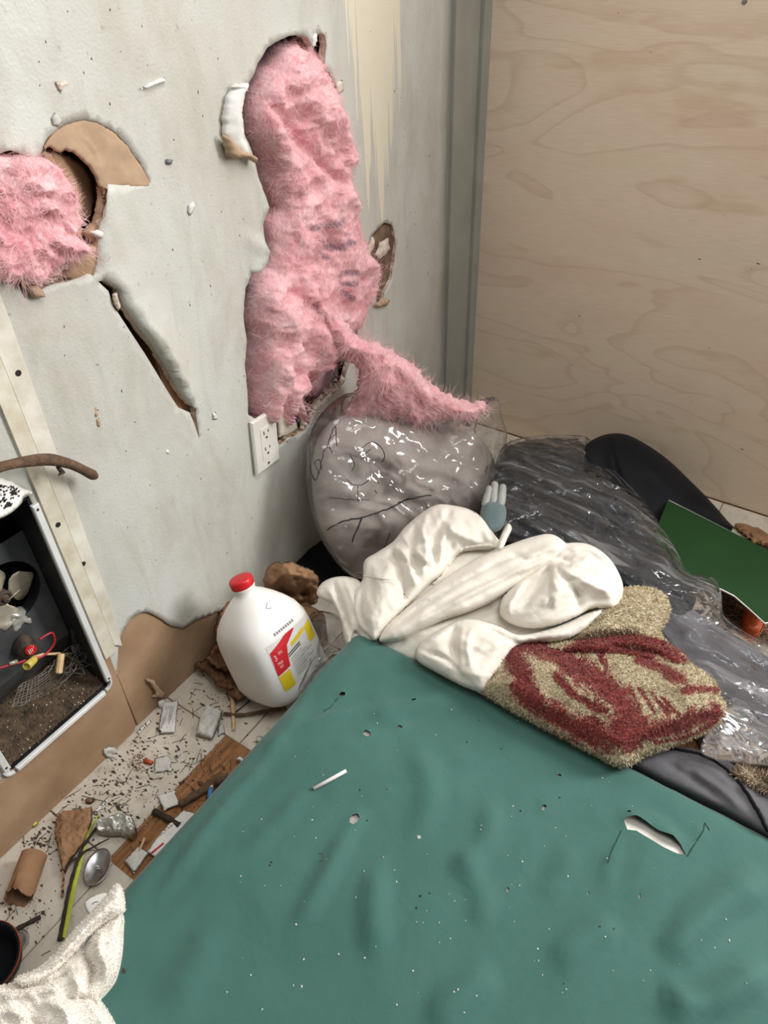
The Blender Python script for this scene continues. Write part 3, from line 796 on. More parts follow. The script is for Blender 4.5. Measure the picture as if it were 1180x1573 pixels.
# ------------------------------------------------------------------ pink insulation
def fuzz(ob_name, ob, n, ln, rad, mat, parent, seed, only=None, mb=None, stray=.25):
    """fibres: most lie combed along the surface in swirling flows, some stray out"""
    vv, PP, nn = SURF[ob.name]; r = np.random.RandomState(seed); m = mb or MB()
    idx = np.arange(len(vv))
    if only is not None: idx = idx[only(vv)]
    js = idx[r.randint(len(idx), size=n)]
    e1 = np.cross(nn, (0, 0, 1.0)); e1 /= np.linalg.norm(e1); e2 = np.cross(nn, e1)
    flow = 3.2 * vnoise(PP[js], 16, 5) + 1.2 * vnoise(PP[js], 50, 6)
    t = np.linspace(0, 1, 6)[:, None]
    for k, j in enumerate(js):
        th = flow[k] + r.randn() * .35 + math.pi / 2
        out = r.rand() < stray
        d = e1 * math.cos(th) + e2 * math.sin(th) + nn * (.25 + .5 * r.rand() if out else .02 + .10 * r.rand())
        c = r.randn(3) * (.5 if out else .25) - nn * (0 if out else .12); L = ln * (.4 + 1.1 * r.rand())
        pts = PP[j] + nn * (.0005 if out else .001) + d * L * (t - (0 if out else .5)) + c * L * .4 * t ** 2 + r.randn(3) * L * .06 * np.sin(t * 6)
        m.tube(pts, np.array([.5, 1, 1, .9, .7, .3]) * rad, 3, False)
    if mb: return m
    o = m.build(ob_name, mat, parent, True); o['kind'] = 'stuff'; return o
M_FIBRE = simple('pale_pink_fibre', (253, 218, 219), (242, 180, 187), .9, 40, .05)
insA = blob('insulation_batt', [(-70, 240), (-20, 228), (10, 226), (40, 232), (62, 250), (78, 270), (90, 300), (92, 330), (82, 348), (100, 360), (106, 375), (86, 392), (60, 402), (30, 425), (-5, 430), (-70, 400)],
            xplane(-.05), .062, 26, M_PINK, None, [([(-10, 330), (30, 318), (60, 330)], -.014, 7), ([(5, 300), (40, 315), (70, 345)], .010, 8), ([(20, 345), (55, 365), (95, 370)], .012, 9), ([(-20, 270), (30, 280), (70, 300)], .008, 10)],
            [(.020, 20, 3, False), (.010, 45, 3, True), (.003, 140, 2, True)], step=3, direction='x', seed=21)
tag(insA, 'pink fibreglass insulation showing in the round hole above the wall heater', 'insulation')
fuzz('loose_fibres', insA, 2600, .022, .00018, M_FIBRE, insA, 1)
OUTB = [(398, 96), (412, 72), (432, 60), (456, 56), (468, 62), (474, 78), (482, 94), (490, 114), (494, 142), (502, 174), (510, 198), (522, 228), (530, 270), (540, 310), (552, 345), (563, 390), (568, 430),
        (560, 465), (552, 492), (540, 505), (520, 510), (505, 530), (490, 545), (482, 570), (476, 600), (474, 622), (466, 628), (452, 592), (440, 566), (444, 606), (456, 640), (470, 655), (462, 668), (450, 650), (436, 632), (426, 600), (422, 640), (418, 668),
        (410, 640), (400, 600), (398, 650), (388, 644), (382, 650), (372, 620), (370, 560), (372, 520), (366, 480), (370, 438), (384, 416), (396, 400), (398, 345), (408, 318), (396, 288), (386, 250), (368, 205), (364, 170), (370, 140), (384, 112)]
OUTB = [((x - (24 if 300 < y < 480 else 15 if 230 < y <= 300 else 18)) if (x > 500 and 230 < y < 640) or (x > 470 and 500 < y < 640) else x, y) for x, y in OUTB]
marksB = {'print': [([(438, 342), (462, 336), (478, 330)], 5), ([(448, 362), (466, 372), (486, 360)], 5), ([(446, 376), (458, 386)], 4), ([(470, 412), (486, 404), (496, 410)], 4), ([(472, 424), (494, 420)], 4), ([(476, 436), (486, 446)], 4)]}
insB = blob('insulation_batt', OUTB, xplane(-.042), .048, 30, M_PINK, None,
            [([(375, 150), (420, 200), (470, 260), (520, 290)], -0.017, 7), ([(400, 100), (440, 150), (500, 200)], 0.0102, 18), ([(374, 160), (400, 230), (440, 245)], 0.0102, 12), ([(480, 270), (520, 330), (545, 380)], 0.0238, 14),
             ([(440, 300), (470, 340), (490, 400), (500, 470)], 0.017, 12), ([(455, 320), (465, 380)], -0.017, 8), ([(505, 400), (500, 440), (490, 480)], -0.0272, 8), ([(520, 380), (545, 430), (540, 470)], 0.0272, 12),
             ([(395, 430), (430, 455), (470, 460)], -0.017, 8), ([(385, 460), (410, 500), (400, 560)], 0.0204, 14), ([(430, 480), (450, 520), (470, 560)], 0.0238, 12), ([(420, 500), (415, 560), (405, 620)], -0.0238, 7),
             ([(390, 540), (392, 600), (386, 632)], 0.017, 8), ([(430, 560), (445, 600), (462, 640)], 0.0272, 7), ([(445, 590), (430, 610), (418, 640)], -0.0238, 7), ([(412, 570), (416, 620), (412, 650)], 0.0204, 7)],
            [(.028, 11, 3, False), (.015, 26, 3, True), (.004, 110, 2, True)], step=3, direction='x', marks=marksB, seed=22,
            slope=lambda q: np.where(q[:, 1] > 300, .012, 0.0) * np.clip((q[:, 1] - 300) / 80, 0, 1))
tag(insB, 'long pink fibreglass batt bulging out of the tall hole torn in the wall', 'insulation')
mbf = fuzz('x', insB, 7500, .026, .00018, M_FIBRE, insB, 2, None, MB(), .15)
mbf = fuzz('x', insB, 1800, .022, .0002, M_FIBRE, insB, 3, lambda q: (q[:, 1] > 330) & (q[:, 0] > 440), mbf)
o = mbf.build('loose_fibres', M_FIBRE, insB, True); o['kind'] = 'stuff'
# deep inner tuft seen in the dark lower corner of the hole
wallpatch('deep_tuft', [(468, 600), (480, 560), (500, 545), (520, 560), (510, 590), (490, 620), (474, 632)], -.075, M_PINK, .02, 16, noise=.008, rag=2, seed=24, parent=insB)
OUTD = [(482, 462), (500, 452), (516, 470), (534, 500), (552, 520), (580, 528), (605, 540), (630, 556), (650, 576), (676, 598), (700, 612), (722, 618), (744, 620), (740, 634), (726, 646), (704, 646), (684, 640), (664, 646), (640, 652),
        (610, 642), (590, 648), (572, 640), (556, 654), (536, 650), (508, 660), (524, 640), (538, 620), (545, 600), (552, 580), (548, 562), (532, 556), (516, 544), (500, 530), (490, 505)]
insD = blob('insulation_batt', OUTD, plane3((486, 470, 'x', .005), (742, 626, 'z', .345), (540, 650, 'y', 1.06)), .055, 30, M_PINK, None,
            [([(495, 465), (540, 530), (600, 560), (660, 600)], .012, 9), ([(560, 560), (600, 600), (580, 640)], .010, 10), ([(600, 560), (640, 610), (650, 640)], -.012, 7), ([(570, 590), (620, 590), (680, 620), (735, 630)], .010, 9),
             ([(530, 540), (560, 552), (600, 550)], -.012, 6)], [(.016, 18, 3, False), (.010, 50, 3, True), (.003, 140, 2, True)], step=3, seed=23, rag=3)
tag(insD, 'loose pink fibreglass tuft pulled from the wall and draped over the clear bag', 'insulation')
fuzz('loose_fibres', insD, 4500, .028, .0002, M_FIBRE, insD, 5, None, None, .35)

# ------------------------------------------------------------------ electrical outlet
op = np.array([.8085, .405])
q4 = yz([(380, 651), (424, 632), (426, 697), (390, 727)])
oc = q4.mean(0)
outlet = thing('wall_outlet', 'ivory double socket outlet plate hanging at the bottom of the tall torn hole', 'outlet', (0.004, oc[0], oc[1]))
def obox(name, y0, y1, z0, z1, x0, x1, mat, bev=.0015):
    return slab([(y0, z0), (y1, z0), (y1, z1), (y0, z1)], x0, x1, name, mat, outlet, bev)
obox('cover_plate', -.036, .036, -.058, .058, -.004, .003, M_OUTLET, .003)
obox('receptacle_face', -.0165, .0165, -.034, .034, .003, .0042, M_OUTLET, .0008)
for zc in (.0175, -.0175):
    obox('slot', -.008, -.0055, zc + .001, zc + .009, .0042, .0046, M_SLOT, .0001)
    obox('slot', .0050, .0072, zc + .002, zc + .0085, .0042, .0046, M_SLOT, .0001)
    MB().lathe([(.0026, 0), (.0026, .0004)], (.0042, 0, zc - .0065), (1, 0, 0), 12).build('ground_slot', M_SLOT, outlet)
MB().lathe([(.003, 0), (.003, .0008), (.001, .0012)], (.003, 0, -.047), (1, 0, 0), 12).build('screw', M_STEEL, outlet)
outlet.rotation_euler = (math.radians(-4), 0, math.radians(3))

# ------------------------------------------------------------------ wall heater
DX = -.052
heater = thing('wall_heater', 'gutted electric wall heater with bare fan set in the torn wall', 'heater', (0, .287, .15))
hp = []
def hadd(o): hp.append(o); return o
y0, y1, z0, z1 = .192, .382, .154, .572
m = MB()   # open steel box in the wall
bx = -.095
for lo, hi in (((bx, y1, z0), (.001, y1 + .0015, z1)), ((bx, y0 - .0015, z0), (.001, y0, z1)), ((bx, y0, z1), (.001, y1, z1 + .0015)), ((bx, y0, z0 - .0015), (.001, y1, z0)), ((bx - .0015, y0, z0), (bx, y1, z1))):
    m.box(lo, hi)
hadd(m.build('housing', M_BLACK))
def flange(name, pts, x0, x1, mat=M_WHITE): return hadd(slab(pts, x0, x1, name, mat, None, .0015))
flange('flange', [(.3815, .168), (.3925, .168), (.3925, .560), (.3815, .560)], .0005, .0075)
flange('flange', [(.196, .1445), (.372, .1445), (.372, .1535), (.196, .1535)], .0005, .0075)
flange('flange', [(.1785, .164), (.190, .164), (.190, .574), (.1785, .574)], .0005, .0075)
for c_, a0 in (((.376, .165), -90), ((.192, .162), 180)):   # rounded outer corners of the frame
    pts = []
    R_o, R_i = .0155, .0125
    for k in range(9): an = math.radians(a0 + 90 * k / 8); pts.append((c_[0] + R_o * math.cos(an), c_[1] + R_o * math.sin(an)))
    for k in range(8, -1, -1): an = math.radians(a0 + 90 * k / 8); pts.append((c_[0] + R_i * math.cos(an), c_[1] + R_i * math.sin(an)))
    n = len(pts); V = [(.001, *p) for p in pts] + [(.006, *p) for p in pts]
    Fq = [(k, k + 1, n + k + 1, n + k) for k in range(n - 1)] + [(n - 1, 0, n, 2 * n - 1)]
    for k in range(8): Fq += [(n + k, n + k + 1, 2 * n - 2 - k, 2 * n - 1 - k), (k + 1, k, n - 1 - k, n - 2 - k)]
    hadd(mesh_obj('frame_corner', V, Fq, M_WHITE, None, False))
for yy, zz in ((.387, .552), (.387, .174), (.184, .172)):
    hadd(MB().lathe([(.0022, 0), (.0022, .0003)], (.0075, yy, zz), (1, 0, 0), 10).build('screw_hole', M_SLOT))
# inner panel with the round fan opening
fc = pt(10, 915, 'x', DX)[1:]
circ = [(fc[0] + .056 * math.cos(2 * math.pi * k / 40), fc[1] + .056 * math.sin(2 * math.pi * k / 40)) for k in range(40)]
out_p = resample([(y0 + .001, .262), (y1 - .001, .262), (y1 - .001, .492), (y0 + .001, .492)], .02)
circ_in = [c for c in circ]
vv, FF = cdt(out_p, [circ_in], [])
Vp = np.c_[np.full(len(vv), DX), vv]
if np.cross(Vp[FF[:, 1]] - Vp[FF[:, 0]], Vp[FF[:, 2]] - Vp[FF[:, 0]])[:, 0].sum() < 0: FF = FF[:, ::-1]
pm = mesh_obj('fan_panel', Vp, FF, M_GREYMET, None, False); hadd(pm)
# panel bends back at its foot
m = MB(); m.add([(DX, y0 + .001, .262), (DX, y1 - .001, .262), (DX - .03, y1 - .001, .205), (DX - .03, y0 + .001, .205)], [(0, 3, 2, 1)]); hadd(m.build('panel_foot', M_GREYMET))
m = MB(); m.lathe([(.056, 0), (.056, -.02)], (DX, fc[0], fc[1]), (1, 0, 0), 40, False); hadd(m.build('fan_shroud', M_BLACK, None, True))
hub = np.array([DX - .006, fc[0] - .003, fc[1] - .004])
hadd(MB().lathe([(.012, -.02), (.012, .004), (.009, .006), (.008, .004), (.005, .004), (.005, .010), (.0035, .011)], hub, (1, 0, 0), 20).build('fan_hub', M_RUST, None, True))
def blade(ang, cx=.030):
    V = []; Fq = []; nr, na = 7, 9
    for i in range(nr):
        rr = .010 + .043 * i / (nr - 1)
        half = math.radians(16 + 40 * math.sin(math.pi * (.12 + .80 * i / (nr - 1))) )
        if i == nr - 1: half *= .55
        for j in range(na):
            th = ang + half * (2 * j / (na - 1) - 1)
            tw = (2 * j / (na - 1) - 1) * .008 * (rr / .05)
            V.append((hub[0] + .001 + tw, hub[1] + rr * math.cos(th), hub[2] + rr * math.sin(th)))
    nV = len(V)
    V += [(a - .001, b, c) for a, b, c in V]
    for i in range(nr - 1):
        for j in range(na - 1):
            a = i * na + j; Fq += [(a, a + 1, a + na + 1, a + na), (nV + a, nV + a + na, nV + a + na + 1, nV + a + 1)]
    rim = [j for j in range(na)] + [i * na + na - 1 for i in range(1, nr)] + [(nr - 1) * na + j for j in range(na - 2, -1, -1)] + [i * na for i in range(nr - 2, 0, -1)]
    for k in range(len(rim)): a, b = rim[k], rim[(k + 1) % len(rim)]; Fq.append((a, nV + a, nV + b, b))
    return mesh_obj('fan_blade', V, Fq, M_ALU, None, True)
for deg in (2, 112, 232): hadd(blade(math.radians(deg)))
hadd(MB().tube([hub + (.012, 0, 0), hub + (.012, .022, .004)], .0012, 6).build('hub_pin', M_ALU, None, True))
hadd(blob('crumpled_foil_scrap', [(8, 940), (22, 934), (34, 932), (44, 944), (40, 956), (26, 962), (14, 970), (8, 958)], xplane(DX - .012), .012, 7, M_FOIL, None, noise=[(.006, 90, 3, True)], step=3, direction='x', seed=3))
# red limit disc, wires, connectors
def hx(px, x): return on(px, 'x', x)
hadd(blob('thermostat_body', [(22, 990), (30, 978), (42, 975), (54, 984), (56, 998), (46, 1008), (30, 1010), (20, 1004)], xplane(DX + .004), .018, 12, M_RUST, None, step=3, direction='x', noise=[(.004, 80, 3, False)]))
pd = pt(47, 998, 'x', DX + .026)
disc = hadd(MB().lathe([(.0085, 0), (.0085, .002), (.0075, .0026)], pd, (1, -.25, .15), 20).build('red_disc', M_REDPL))
for k in range(4):
    mbt = MB(); yy0 = pd[1] - .005 + .0028 * k
    mbt.box((pd[0] + .0020, yy0, pd[2] - .004 + (k % 2) * .001), (pd[0] + .0034, yy0 + .001, pd[2] + .004)); hadd(mbt.build('disc_print', M_PAPER))
hadd(MB().tube(hx(smooth_loop([(56, 1012), (68, 1006), (80, 994), (84, 982), (80, 972), (72, 975), (60, 983)], 3, False), DX + .032), .0021, 7).build('red_wire', M_REDWIRE, None, True))
hadd(MB().tube(hx(smooth_loop([(-30, 1034), (0, 1026), (14, 1022), (30, 1018), (40, 1014)], 3, False), DX + .030), .0021, 7).build('red_wire', M_REDWIRE, None, True))
hadd(MB().tube(hx([(14, 1020), (26, 1016)], DX + .031), .0032, 8).build('crimp', M_ALU, None, True))
e0, e1 = pt(54, 1012, 'x', DX + .034), pt(36, 1028, 'x', DX + .050)
hadd(MB().lathe([(.0045, 0), (.006, .004), (.0065, .016), (.0068, .026), (.005, .026), (.004, .022)], e0, e1 - e0, 16).build('wire_connector', M_YELLOWPL, None, True))
hadd(MB().tube(hx([(50, 1010), (66, 1005), (92, 1004)], DX + .030), [.0025, .002, .0025], 6).build('wood_splinter', M_PALEWOOD, None, True))
w0, w1 = pt(94, 1004, 'x', DX + .036), pt(90, 1034, 'x', DX + .046)
hadd(MB().lathe([(.0052, 0), (.0056, .003), (.0056, np.linalg.norm(w1 - w0) - .002), (.005, np.linalg.norm(w1 - w0))], w0, w1 - w0, 9).build('wood_plug', M_PALEWOOD))
# torn wire guard
def guard(px):
    return np.array([pt(a, b, 'x', DX + .020 + .030 * ((b - 990) / 100) + .006 * math.sin(a * .09 + b * .05)) for a, b in px])
r = np.random.RandomState(3)
A, B, C_, D_ = np.array((14, 1085.)), np.array((118, 985.)), np.array((168, 1000.)), np.array((40, 1095.))
TL, TR, BR, BL = np.array((30, 1052.)), np.array((128, 982.)), np.array((158, 1012.)), np.array((18, 1088.))
nu, nv = 20, 8
grid = {}
for i in range(nu + 1):
    for j in range(nv + 1):
        u, vv_ = i / nu, j / nv
        p = (TL * (1 - u) + TR * u) * (1 - vv_) + (BL * (1 - u) + BR * u) * vv_
        mess = np.clip((u - .42) * 2.2, 0, 1)
        grid[i, j] = p + r.randn(2) * (.6 + 6.5 * mess) + np.array([0, 6 * math.sin(u * 5)])
for i in range(nu + 1): hadd(MB().tube(guard([grid[i, j] for j in range(nv + 1)]), .00042, 4, False).build('guard_wire', M_WIRE, None, True))
for j in range(nv + 1): hadd(MB().tube(guard([grid[i, j] for i in range(nu + 1)]), .00042, 4, False).build('guard_wire', M_WIRE, None, True))
# dirt and litter in the bottom of the box
nx, ny = 14, 26; V = []
for i in range(nx + 1):
    for j in range(ny + 1):
        x = -.004 + (bx + .002 + .004) * i / nx; y = y0 + .001 + (y1 - y0 - .002) * j / ny
        V.append((x, y, z0 + .002 + .040 * (i / nx) ** 1.5))
V = np.array(V); V[:, 2] += .004 * np.abs(fbm(V, 60, 3, 3))
Fq = [(i * (ny + 1) + j, i * (ny + 1) + j + 1, (i + 1) * (ny + 1) + j + 1, (i + 1) * (ny + 1) + j) for i in range(nx) for j in range(ny)]
o = hadd(mesh_obj('dirt_drift', V, [f[::-1] for f in Fq], M_DIRT, None, True)); o['kind'] = 'stuff'
m = MB(); r = np.random.RandomState(9)
for k in range(260):
    j = r.randint(len(V)); m.chip(V[j] + (0, 0, .001), (.002 + .005 * r.rand(), .002 + .004 * r.rand(), .002), r)
o = hadd(m.build('litter_bits', M_DIRT)); o['kind'] = 'stuff'
m = MB()
for k in range(70):
    j = r.randint(len(V)); m.chip(V[j] + (0, 0, .0015), (.003, .003, .002), r)
o = hadd(m.build('pale_flakes', M_GYP)); o['kind'] = 'stuff'
# bent white cover still hanging at the top
hadd(blob('bent_cover', [(-70, 720), (-20, 728), (0, 732), (18, 738), (36, 748), (50, 756), (44, 760), (36, 764), (34, 772), (20, 786), (0, 797), (-30, 806), (-70, 800)], plane3((-20, 730, 'x', .006), (48, 756, 'x', .006), (0, 795, 'x', .055)), .010, 10,
          None, None, step=4, seed=5) if False else blob('bent_cover', [(-70, 720), (-20, 728), (0, 732), (18, 738), (36, 748), (50, 756), (44, 760), (36, 764), (34, 772), (20, 786), (0, 797), (-30, 806), (-70, 800)],
          plane3((-20, 730, 'x', .006), (48, 756, 'x', .006), (0, 795, 'x', .055)), .010, 10, simple('scorched_enamel', (236, 234, 230), (228, 226, 220), .4, 20, .1), None, step=4, seed=5))
scorch = hadd(crumble('scorch_flakes', [(-20, 775), (5, 762), (26, 752), (12, 772), (-10, 782)], .040, 10, .001, M_BLACK, 8, 6)); scorch.parent = None
cov = [o for o in hp if o.name.startswith('bent_cover')][0]
m = MB(); r = np.random.RandomState(12)
for k in range(150):
    c = np.array([r.uniform(-30, 30), r.uniform(744, 784)])
    if not inside(c[None], [(-40, 760), (0, 745), (24, 748), (32, 758), (20, 772), (0, 784), (-40, 795)])[0]: continue
    p = on_surf(cov, c, .0004)[0]; s = .003 + .006 * r.rand()
    m.chip(p, (s, s, .001), r)
o = hadd(m.build('scorch_marks', M_SLOT)); o['kind'] = 'stuff'
hp.remove(scorch); bpy.data.objects.remove(scorch, do_unlink=True)
adopt(heater, *hp)

# branch lying along the top of the heater, its end against the wall
bp = smooth_loop([(-70, 742), (-20, 724), (10, 715), (40, 709), (75, 706), (105, 712), (128, 722), (147, 732)], 6, False)
n = len(bp); bxs = np.linspace(.05, .03, n)
bpts = np.array([pt(a, b, 'x', x) for (a, b), x in zip(bp, bxs)])
rad = .0075 + .0015 * np.sin(np.linspace(0, 12, n)) * np.linspace(1, .3, n); rad[-3:] *= (1.05, 1.1, .7)
br = tag(MB().tube(bpts, rad, 10).build('branch', M_TWIG, None, True), 'bent dry branch resting across the top of the wall heater', 'branch')
MB().tube([pt(88, 716, 'x', .035), pt(96, 726, 'x', .04), pt(90, 730, 'x', .045)], [.003, .004, .001], 6).build('bark_flake', M_TWIGD, br, True)

# ------------------------------------------------------------------ milk jug
jug = thing('milk_jug', 'white plastic gallon milk jug with a red cap leaning beside the mattress', 'jug', (.192, .622, .027))
def jug_sec(h):
    prof = np.array([(0, .050, 3.2), (.004, .060, 3.4), (.014, .071, 3.6), (.032, .0765, 3.8), (.080, .0770, 3.8), (.125, .0770, 3.6), (.145, .0755, 3.4), (.163, .070, 3.0), (.178, .0605, 2.7), (.192, .049, 2.4), (.206, .035, 2.2), (.214, .0245, 2.0), (.218, .0205, 2), (.226, .0200, 2), (.228, .0215, 2), (.231, .0215, 2), (.233, .019, 2)])
    return np.interp(h, prof[:, 0], prof[:, 1]), np.interp(h, prof[:, 0], prof[:, 2])
def jug_pt(th, h, off=0.0):
    w_, e_ = jug_sec(h); c_, s_ = math.cos(th), math.sin(th)
    rr = (w_ + off) / (abs(c_) ** e_ + abs(s_) ** e_) ** (1 / e_)
    return np.array((rr * c_, rr * s_, h))
hs = [0, .002, .004, .008, .014, .022, .032, .05, .08, .11, .125, .135, .145, .154, .163, .171, .178, .185, .192, .199, .206, .210, .214, .218, .222, .226, .228, .231, .233]
seg = 72; V = [jug_pt(2 * math.pi * j / seg, h) for h in hs for j in range(seg)]
Fq = [(k * seg + j, k * seg + (j + 1) % seg, (k + 1) * seg + (j + 1) % seg, (k + 1) * seg + j) for k in range(len(hs) - 1) for j in range(seg)] + [tuple(range(seg))[::-1], tuple((len(hs) - 1) * seg + j for j in range(seg))]
jb = mesh_obj('bottle', V, Fq, M_JUG, jug)
m = MB(); m.lathe([(.0212, .2315), (.0220, .2325), (.0220, .2445), (.0205, .2475), (.016, .2485)], (0, 0, 0), (0, 0, 1), 40); cap = m.build('cap', M_REDPL, jug, True)
def jug_label(name, th0, th1, h0, h1, mat, off, parent, n=10):
    V = []; 
    for i in range(n + 1):
        for j in range(n + 1): V.append(jug_pt(th0 + (th1 - th0) * j / n, h0 + (h1 - h0) * i / n, off))
    return mesh_obj(name, V, [(i * (n + 1) + j, i * (n + 1) + j + 1, (i + 1) * (n + 1) + j + 1, (i + 1) * (n + 1) + j) for i in range(n) for j in range(n)], mat, parent)
TH = math.radians
lab = jug_label('label', TH(-34), TH(40), .044, .142, M_PAPER, .0004, jug, 14)
def lab_poly(name, uv, mat, off=.0007):
    """flat print on the label: u along the face (-1..1 from front edge to far edge), v height 0..1"""
    def f(u, v_): return jug_pt(TH(-34 + 74 * u), .044 + .098 * v_, off)
    o_ = resample(uv, .05); g = grid_pts(o_, .06, .02)
    a_, F_ = cdt(o_, [], g)
    V_ = np.array([f(*q) for q in a_])
    nn = np.cross(V_[F_[:, 1]] - V_[F_[:, 0]], V_[F_[:, 2]] - V_[F_[:, 0]]).sum(0)
    if nn[0] < 0: F_ = F_[:, ::-1]
    return mesh_obj(name, V_, F_, mat, lab, False)
lab_poly('red_panel', [(0, .36), (.26, .40), (.30, .62), (.36, .80), (.62, .97), (.62, 1.0), (.40, 1), (.18, .92), (.02, .86)], M_INKRED)
lab_poly('yellow_panel', [(0, .0), (.22, .0), (.22, .36), (0, .34)], M_INKYEL)
lab_poly('yellow_panel', [(.44, .70), (.80, .80), (.80, .88), (.44, .78)], M_INKYEL)
lab_poly('yellow_panel', [(.82, .5), (1, .5), (1, .9), (.82, .86)], M_INKYEL)
def text2d(body, size):
    cu = bpy.data.curves.new('txt', 'FONT'); cu.body = body; cu.size = size; cu.resolution_u = 2
    ob = bpy.data.objects.new('txt', cu); COL.objects.link(ob)
    dg = bpy.context.evaluated_depsgraph_get(); me = ob.evaluated_get(dg).to_mesh()
    V_ = np.array([tuple(q.co) for q in me.vertices]); F_ = [tuple(p.vertices) for p in me.polygons]
    ob.evaluated_get(dg).to_mesh_clear(); bpy.data.objects.remove(ob, do_unlink=True); bpy.data.curves.remove(cu)
    return V_, F_
def jug_text(body, size, u, v_, mat, parent, aspect=.62):
    tv, tf = text2d(body, size)
    V_ = [jug_pt(TH(-34 + 74 * (u + q[0] * aspect)), .044 + .098 * (v_ + q[1]), .0010) for q in tv]
    return mesh_obj('print', V_, tf, mat, parent, False)
jug_text('3', .17, .05, .66, M_PAPER, lab); jug_text('25%', .08, .14, .74, M_PAPER, lab); jug_text('MILK', .075, .07, .56, M_PAPER, lab); jug_text('FAT', .07, .08, .48, M_PAPER, lab)
for k in range(2): lab_poly('print_line', [(.30, .60 - .045 * k), (.62, .66 - .045 * k), (.62, .685 - .045 * k), (.30, .622 - .045 * k)], M_INK)
for k in range(9): lab_poly('print_line', [(.32, .49 - .047 * k), (.62 + .1 * (k % 3), .53 - .047 * k), (.62 + .1 * (k % 3), .542 - .047 * k), (.32, .502 - .047 * k)], M_INKGREY)
for k in range(9):
    a = -.16 + .045 * k
    V_ = [jug_pt(TH(-18 + 4.2 * k), .150 + dz, .0006) for dz in (0, .005)] + [jug_pt(TH(-18 + 4.2 * k + 2.6), .150 + dz, .0006) for dz in (.005, .0)]
    mesh_obj('date_stamp', V_, [(0, 3, 2, 1)], M_INKGREY, jb, False)
MB().tube([jug_pt(TH(8), .197, .0006), jug_pt(TH(-4), .192, .0006), jug_pt(TH(6), .188, .0006)], .0006, 4).build('pen_mark', M_PURPLE, jb, True)
jug.rotation_euler = (math.radians(-2), math.radians(-22), math.radians(-4))

# ------------------------------------------------------------------ mattress and green sheet
MX0, MX1, MY0, MY1, MZ, MR = .345, 1.30, -1.20, .668, .205, .03
matt = MB()
m = bmesh.new(); bmesh.ops.create_cube(m, size=1)
for vtx in m.verts: vtx.co = Vector(((MX0 + MX1) / 2 + vtx.co.x * (MX1 - MX0 + .03), (MY0 + MY1) / 2 + vtx.co.y * (MY1 - MY0 + .03), .1005 + vtx.co.z * .201))
bmesh.ops.bevel(m, geom=m.edges[:], offset=.03, segments=4, affect='EDGES')
me = bpy.data.meshes.new('mattress'); m.to_mesh(me); m.free(); me.materials.append(M_FOAM)
for p in me.polygons: p.use_smooth = True
mo = bpy.data.objects.new('mattress', me); COL.objects.link(mo)
tag(mo, 'white mattress lying on the floor, showing through tears in the green sheet', 'mattress')
def mz(px): return on(px, 'z', MZ)[:, :2]
SHEET_HOLES = [[(958, 1262), (963, 1256), (975, 1257), (992, 1266), (1012, 1279), (1032, 1288), (1046, 1299), (1054, 1313), (1040, 1310), (1018, 1300), (996, 1287), (978, 1276), (964, 1274)],
               [(537, 1259), (542, 1252), (549, 1250), (553, 1256), (550, 1263), (543, 1268), (538, 1265)], [(521, 1070), (525, 1066), (531, 1067), (530, 1071), (525, 1073)],
               [(556, 1127), (562, 1121), (569, 1125), (570, 1131), (563, 1131)], [(610, 1117), (614, 1114), (619, 1117), (615, 1120)], [(832, 1240), (836, 1236), (840, 1239), (837, 1245), (833, 1245)],
               [(855, 1191), (860, 1189), (863, 1192), (859, 1194)], [(961, 1248), (966, 1245), (970, 1248), (966, 1250)], [(777, 1366), (780, 1362), (783, 1366), (780, 1371)], [(981, 1374), (984, 1371), (985, 1378), (982, 1380)],
               [(902, 1371), (905, 1368), (906, 1373), (903, 1374)], [(632, 1080), (638, 1078), (640, 1080), (634, 1082)]]
hl = [resample(mz(h), .004) for h in SHEET_HOLES]
drop = .19
gx = np.arange(MX0 - drop, MX1 + drop, .0095); gy = np.arange(-.06, MY1 + drop, .0095)
g = np.array([(x + (.00475 if j % 2 else 0), y) for j, y in enumerate(gy) for x in gx])
rr_ = np.random.RandomState(1); g += (rr_.rand(*g.shape) - .5) * .002
e_ = np.hypot(np.clip(MX0 - g[:, 0], 0, None) + np.clip(g[:, 0] - MX1, 0, None), np.clip(g[:, 1] - MY1, 0, None))
g = g[e_ < drop]
for h in hl:
    dd, _ = seg_dist(g, h, True); g = g[(dd > .004) & ~inside(g, h)]
vv, FF = None, None
ob_ = resample([(MX0 - drop - .01, MY0 - drop), (MX1 + drop + .01, MY0 - drop), (MX1 + drop + .01, MY1 + drop + .01), (MX0 - drop - .01, MY1 + drop + .01)], .09)
coarse = np.array([(x, y) for x in np.arange(MX0 - .15, MX1 + .15, .05) for y in np.arange(MY0 - .15, -.08, .05)])
vv, FF = cdt(ob_, hl, np.vstack([g, coarse]))
ex = np.clip(MX0 - vv[:, 0], 0, None) - np.clip(vv[:, 0] - MX1, 0, None); ey = np.clip(MY0 - vv[:, 1], 0, None) - np.clip(vv[:, 1] - MY1, 0, None)
e_ = np.hypot(ex, ey); ux, uy = ex / (e_ + 1e-9), ey / (e_ + 1e-9)
cx_, cy_ = np.clip(vv[:, 0], MX0, MX1), np.clip(vv[:, 1], MY0, MY1)
ec = np.minimum(e_, drop); ang = np.minimum(ec / MR, math.pi / 2)
X = cx_ - ux * MR * np.sin(ang); Y = cy_ - uy * MR * np.sin(ang)
Z = MZ - MR * (1 - np.cos(ang)) - np.clip(ec - MR * math.pi / 2, 0, None)
top = np.clip(1 - e_ / .06, 0, 1)
q3 = np.c_[vv, np.zeros(len(vv))]
hh = .0022 * fbm(q3, 7, 3, 3) + .0012 * fbm(q3 * np.array([1, 1.6, 1]), 26, 3, 5)
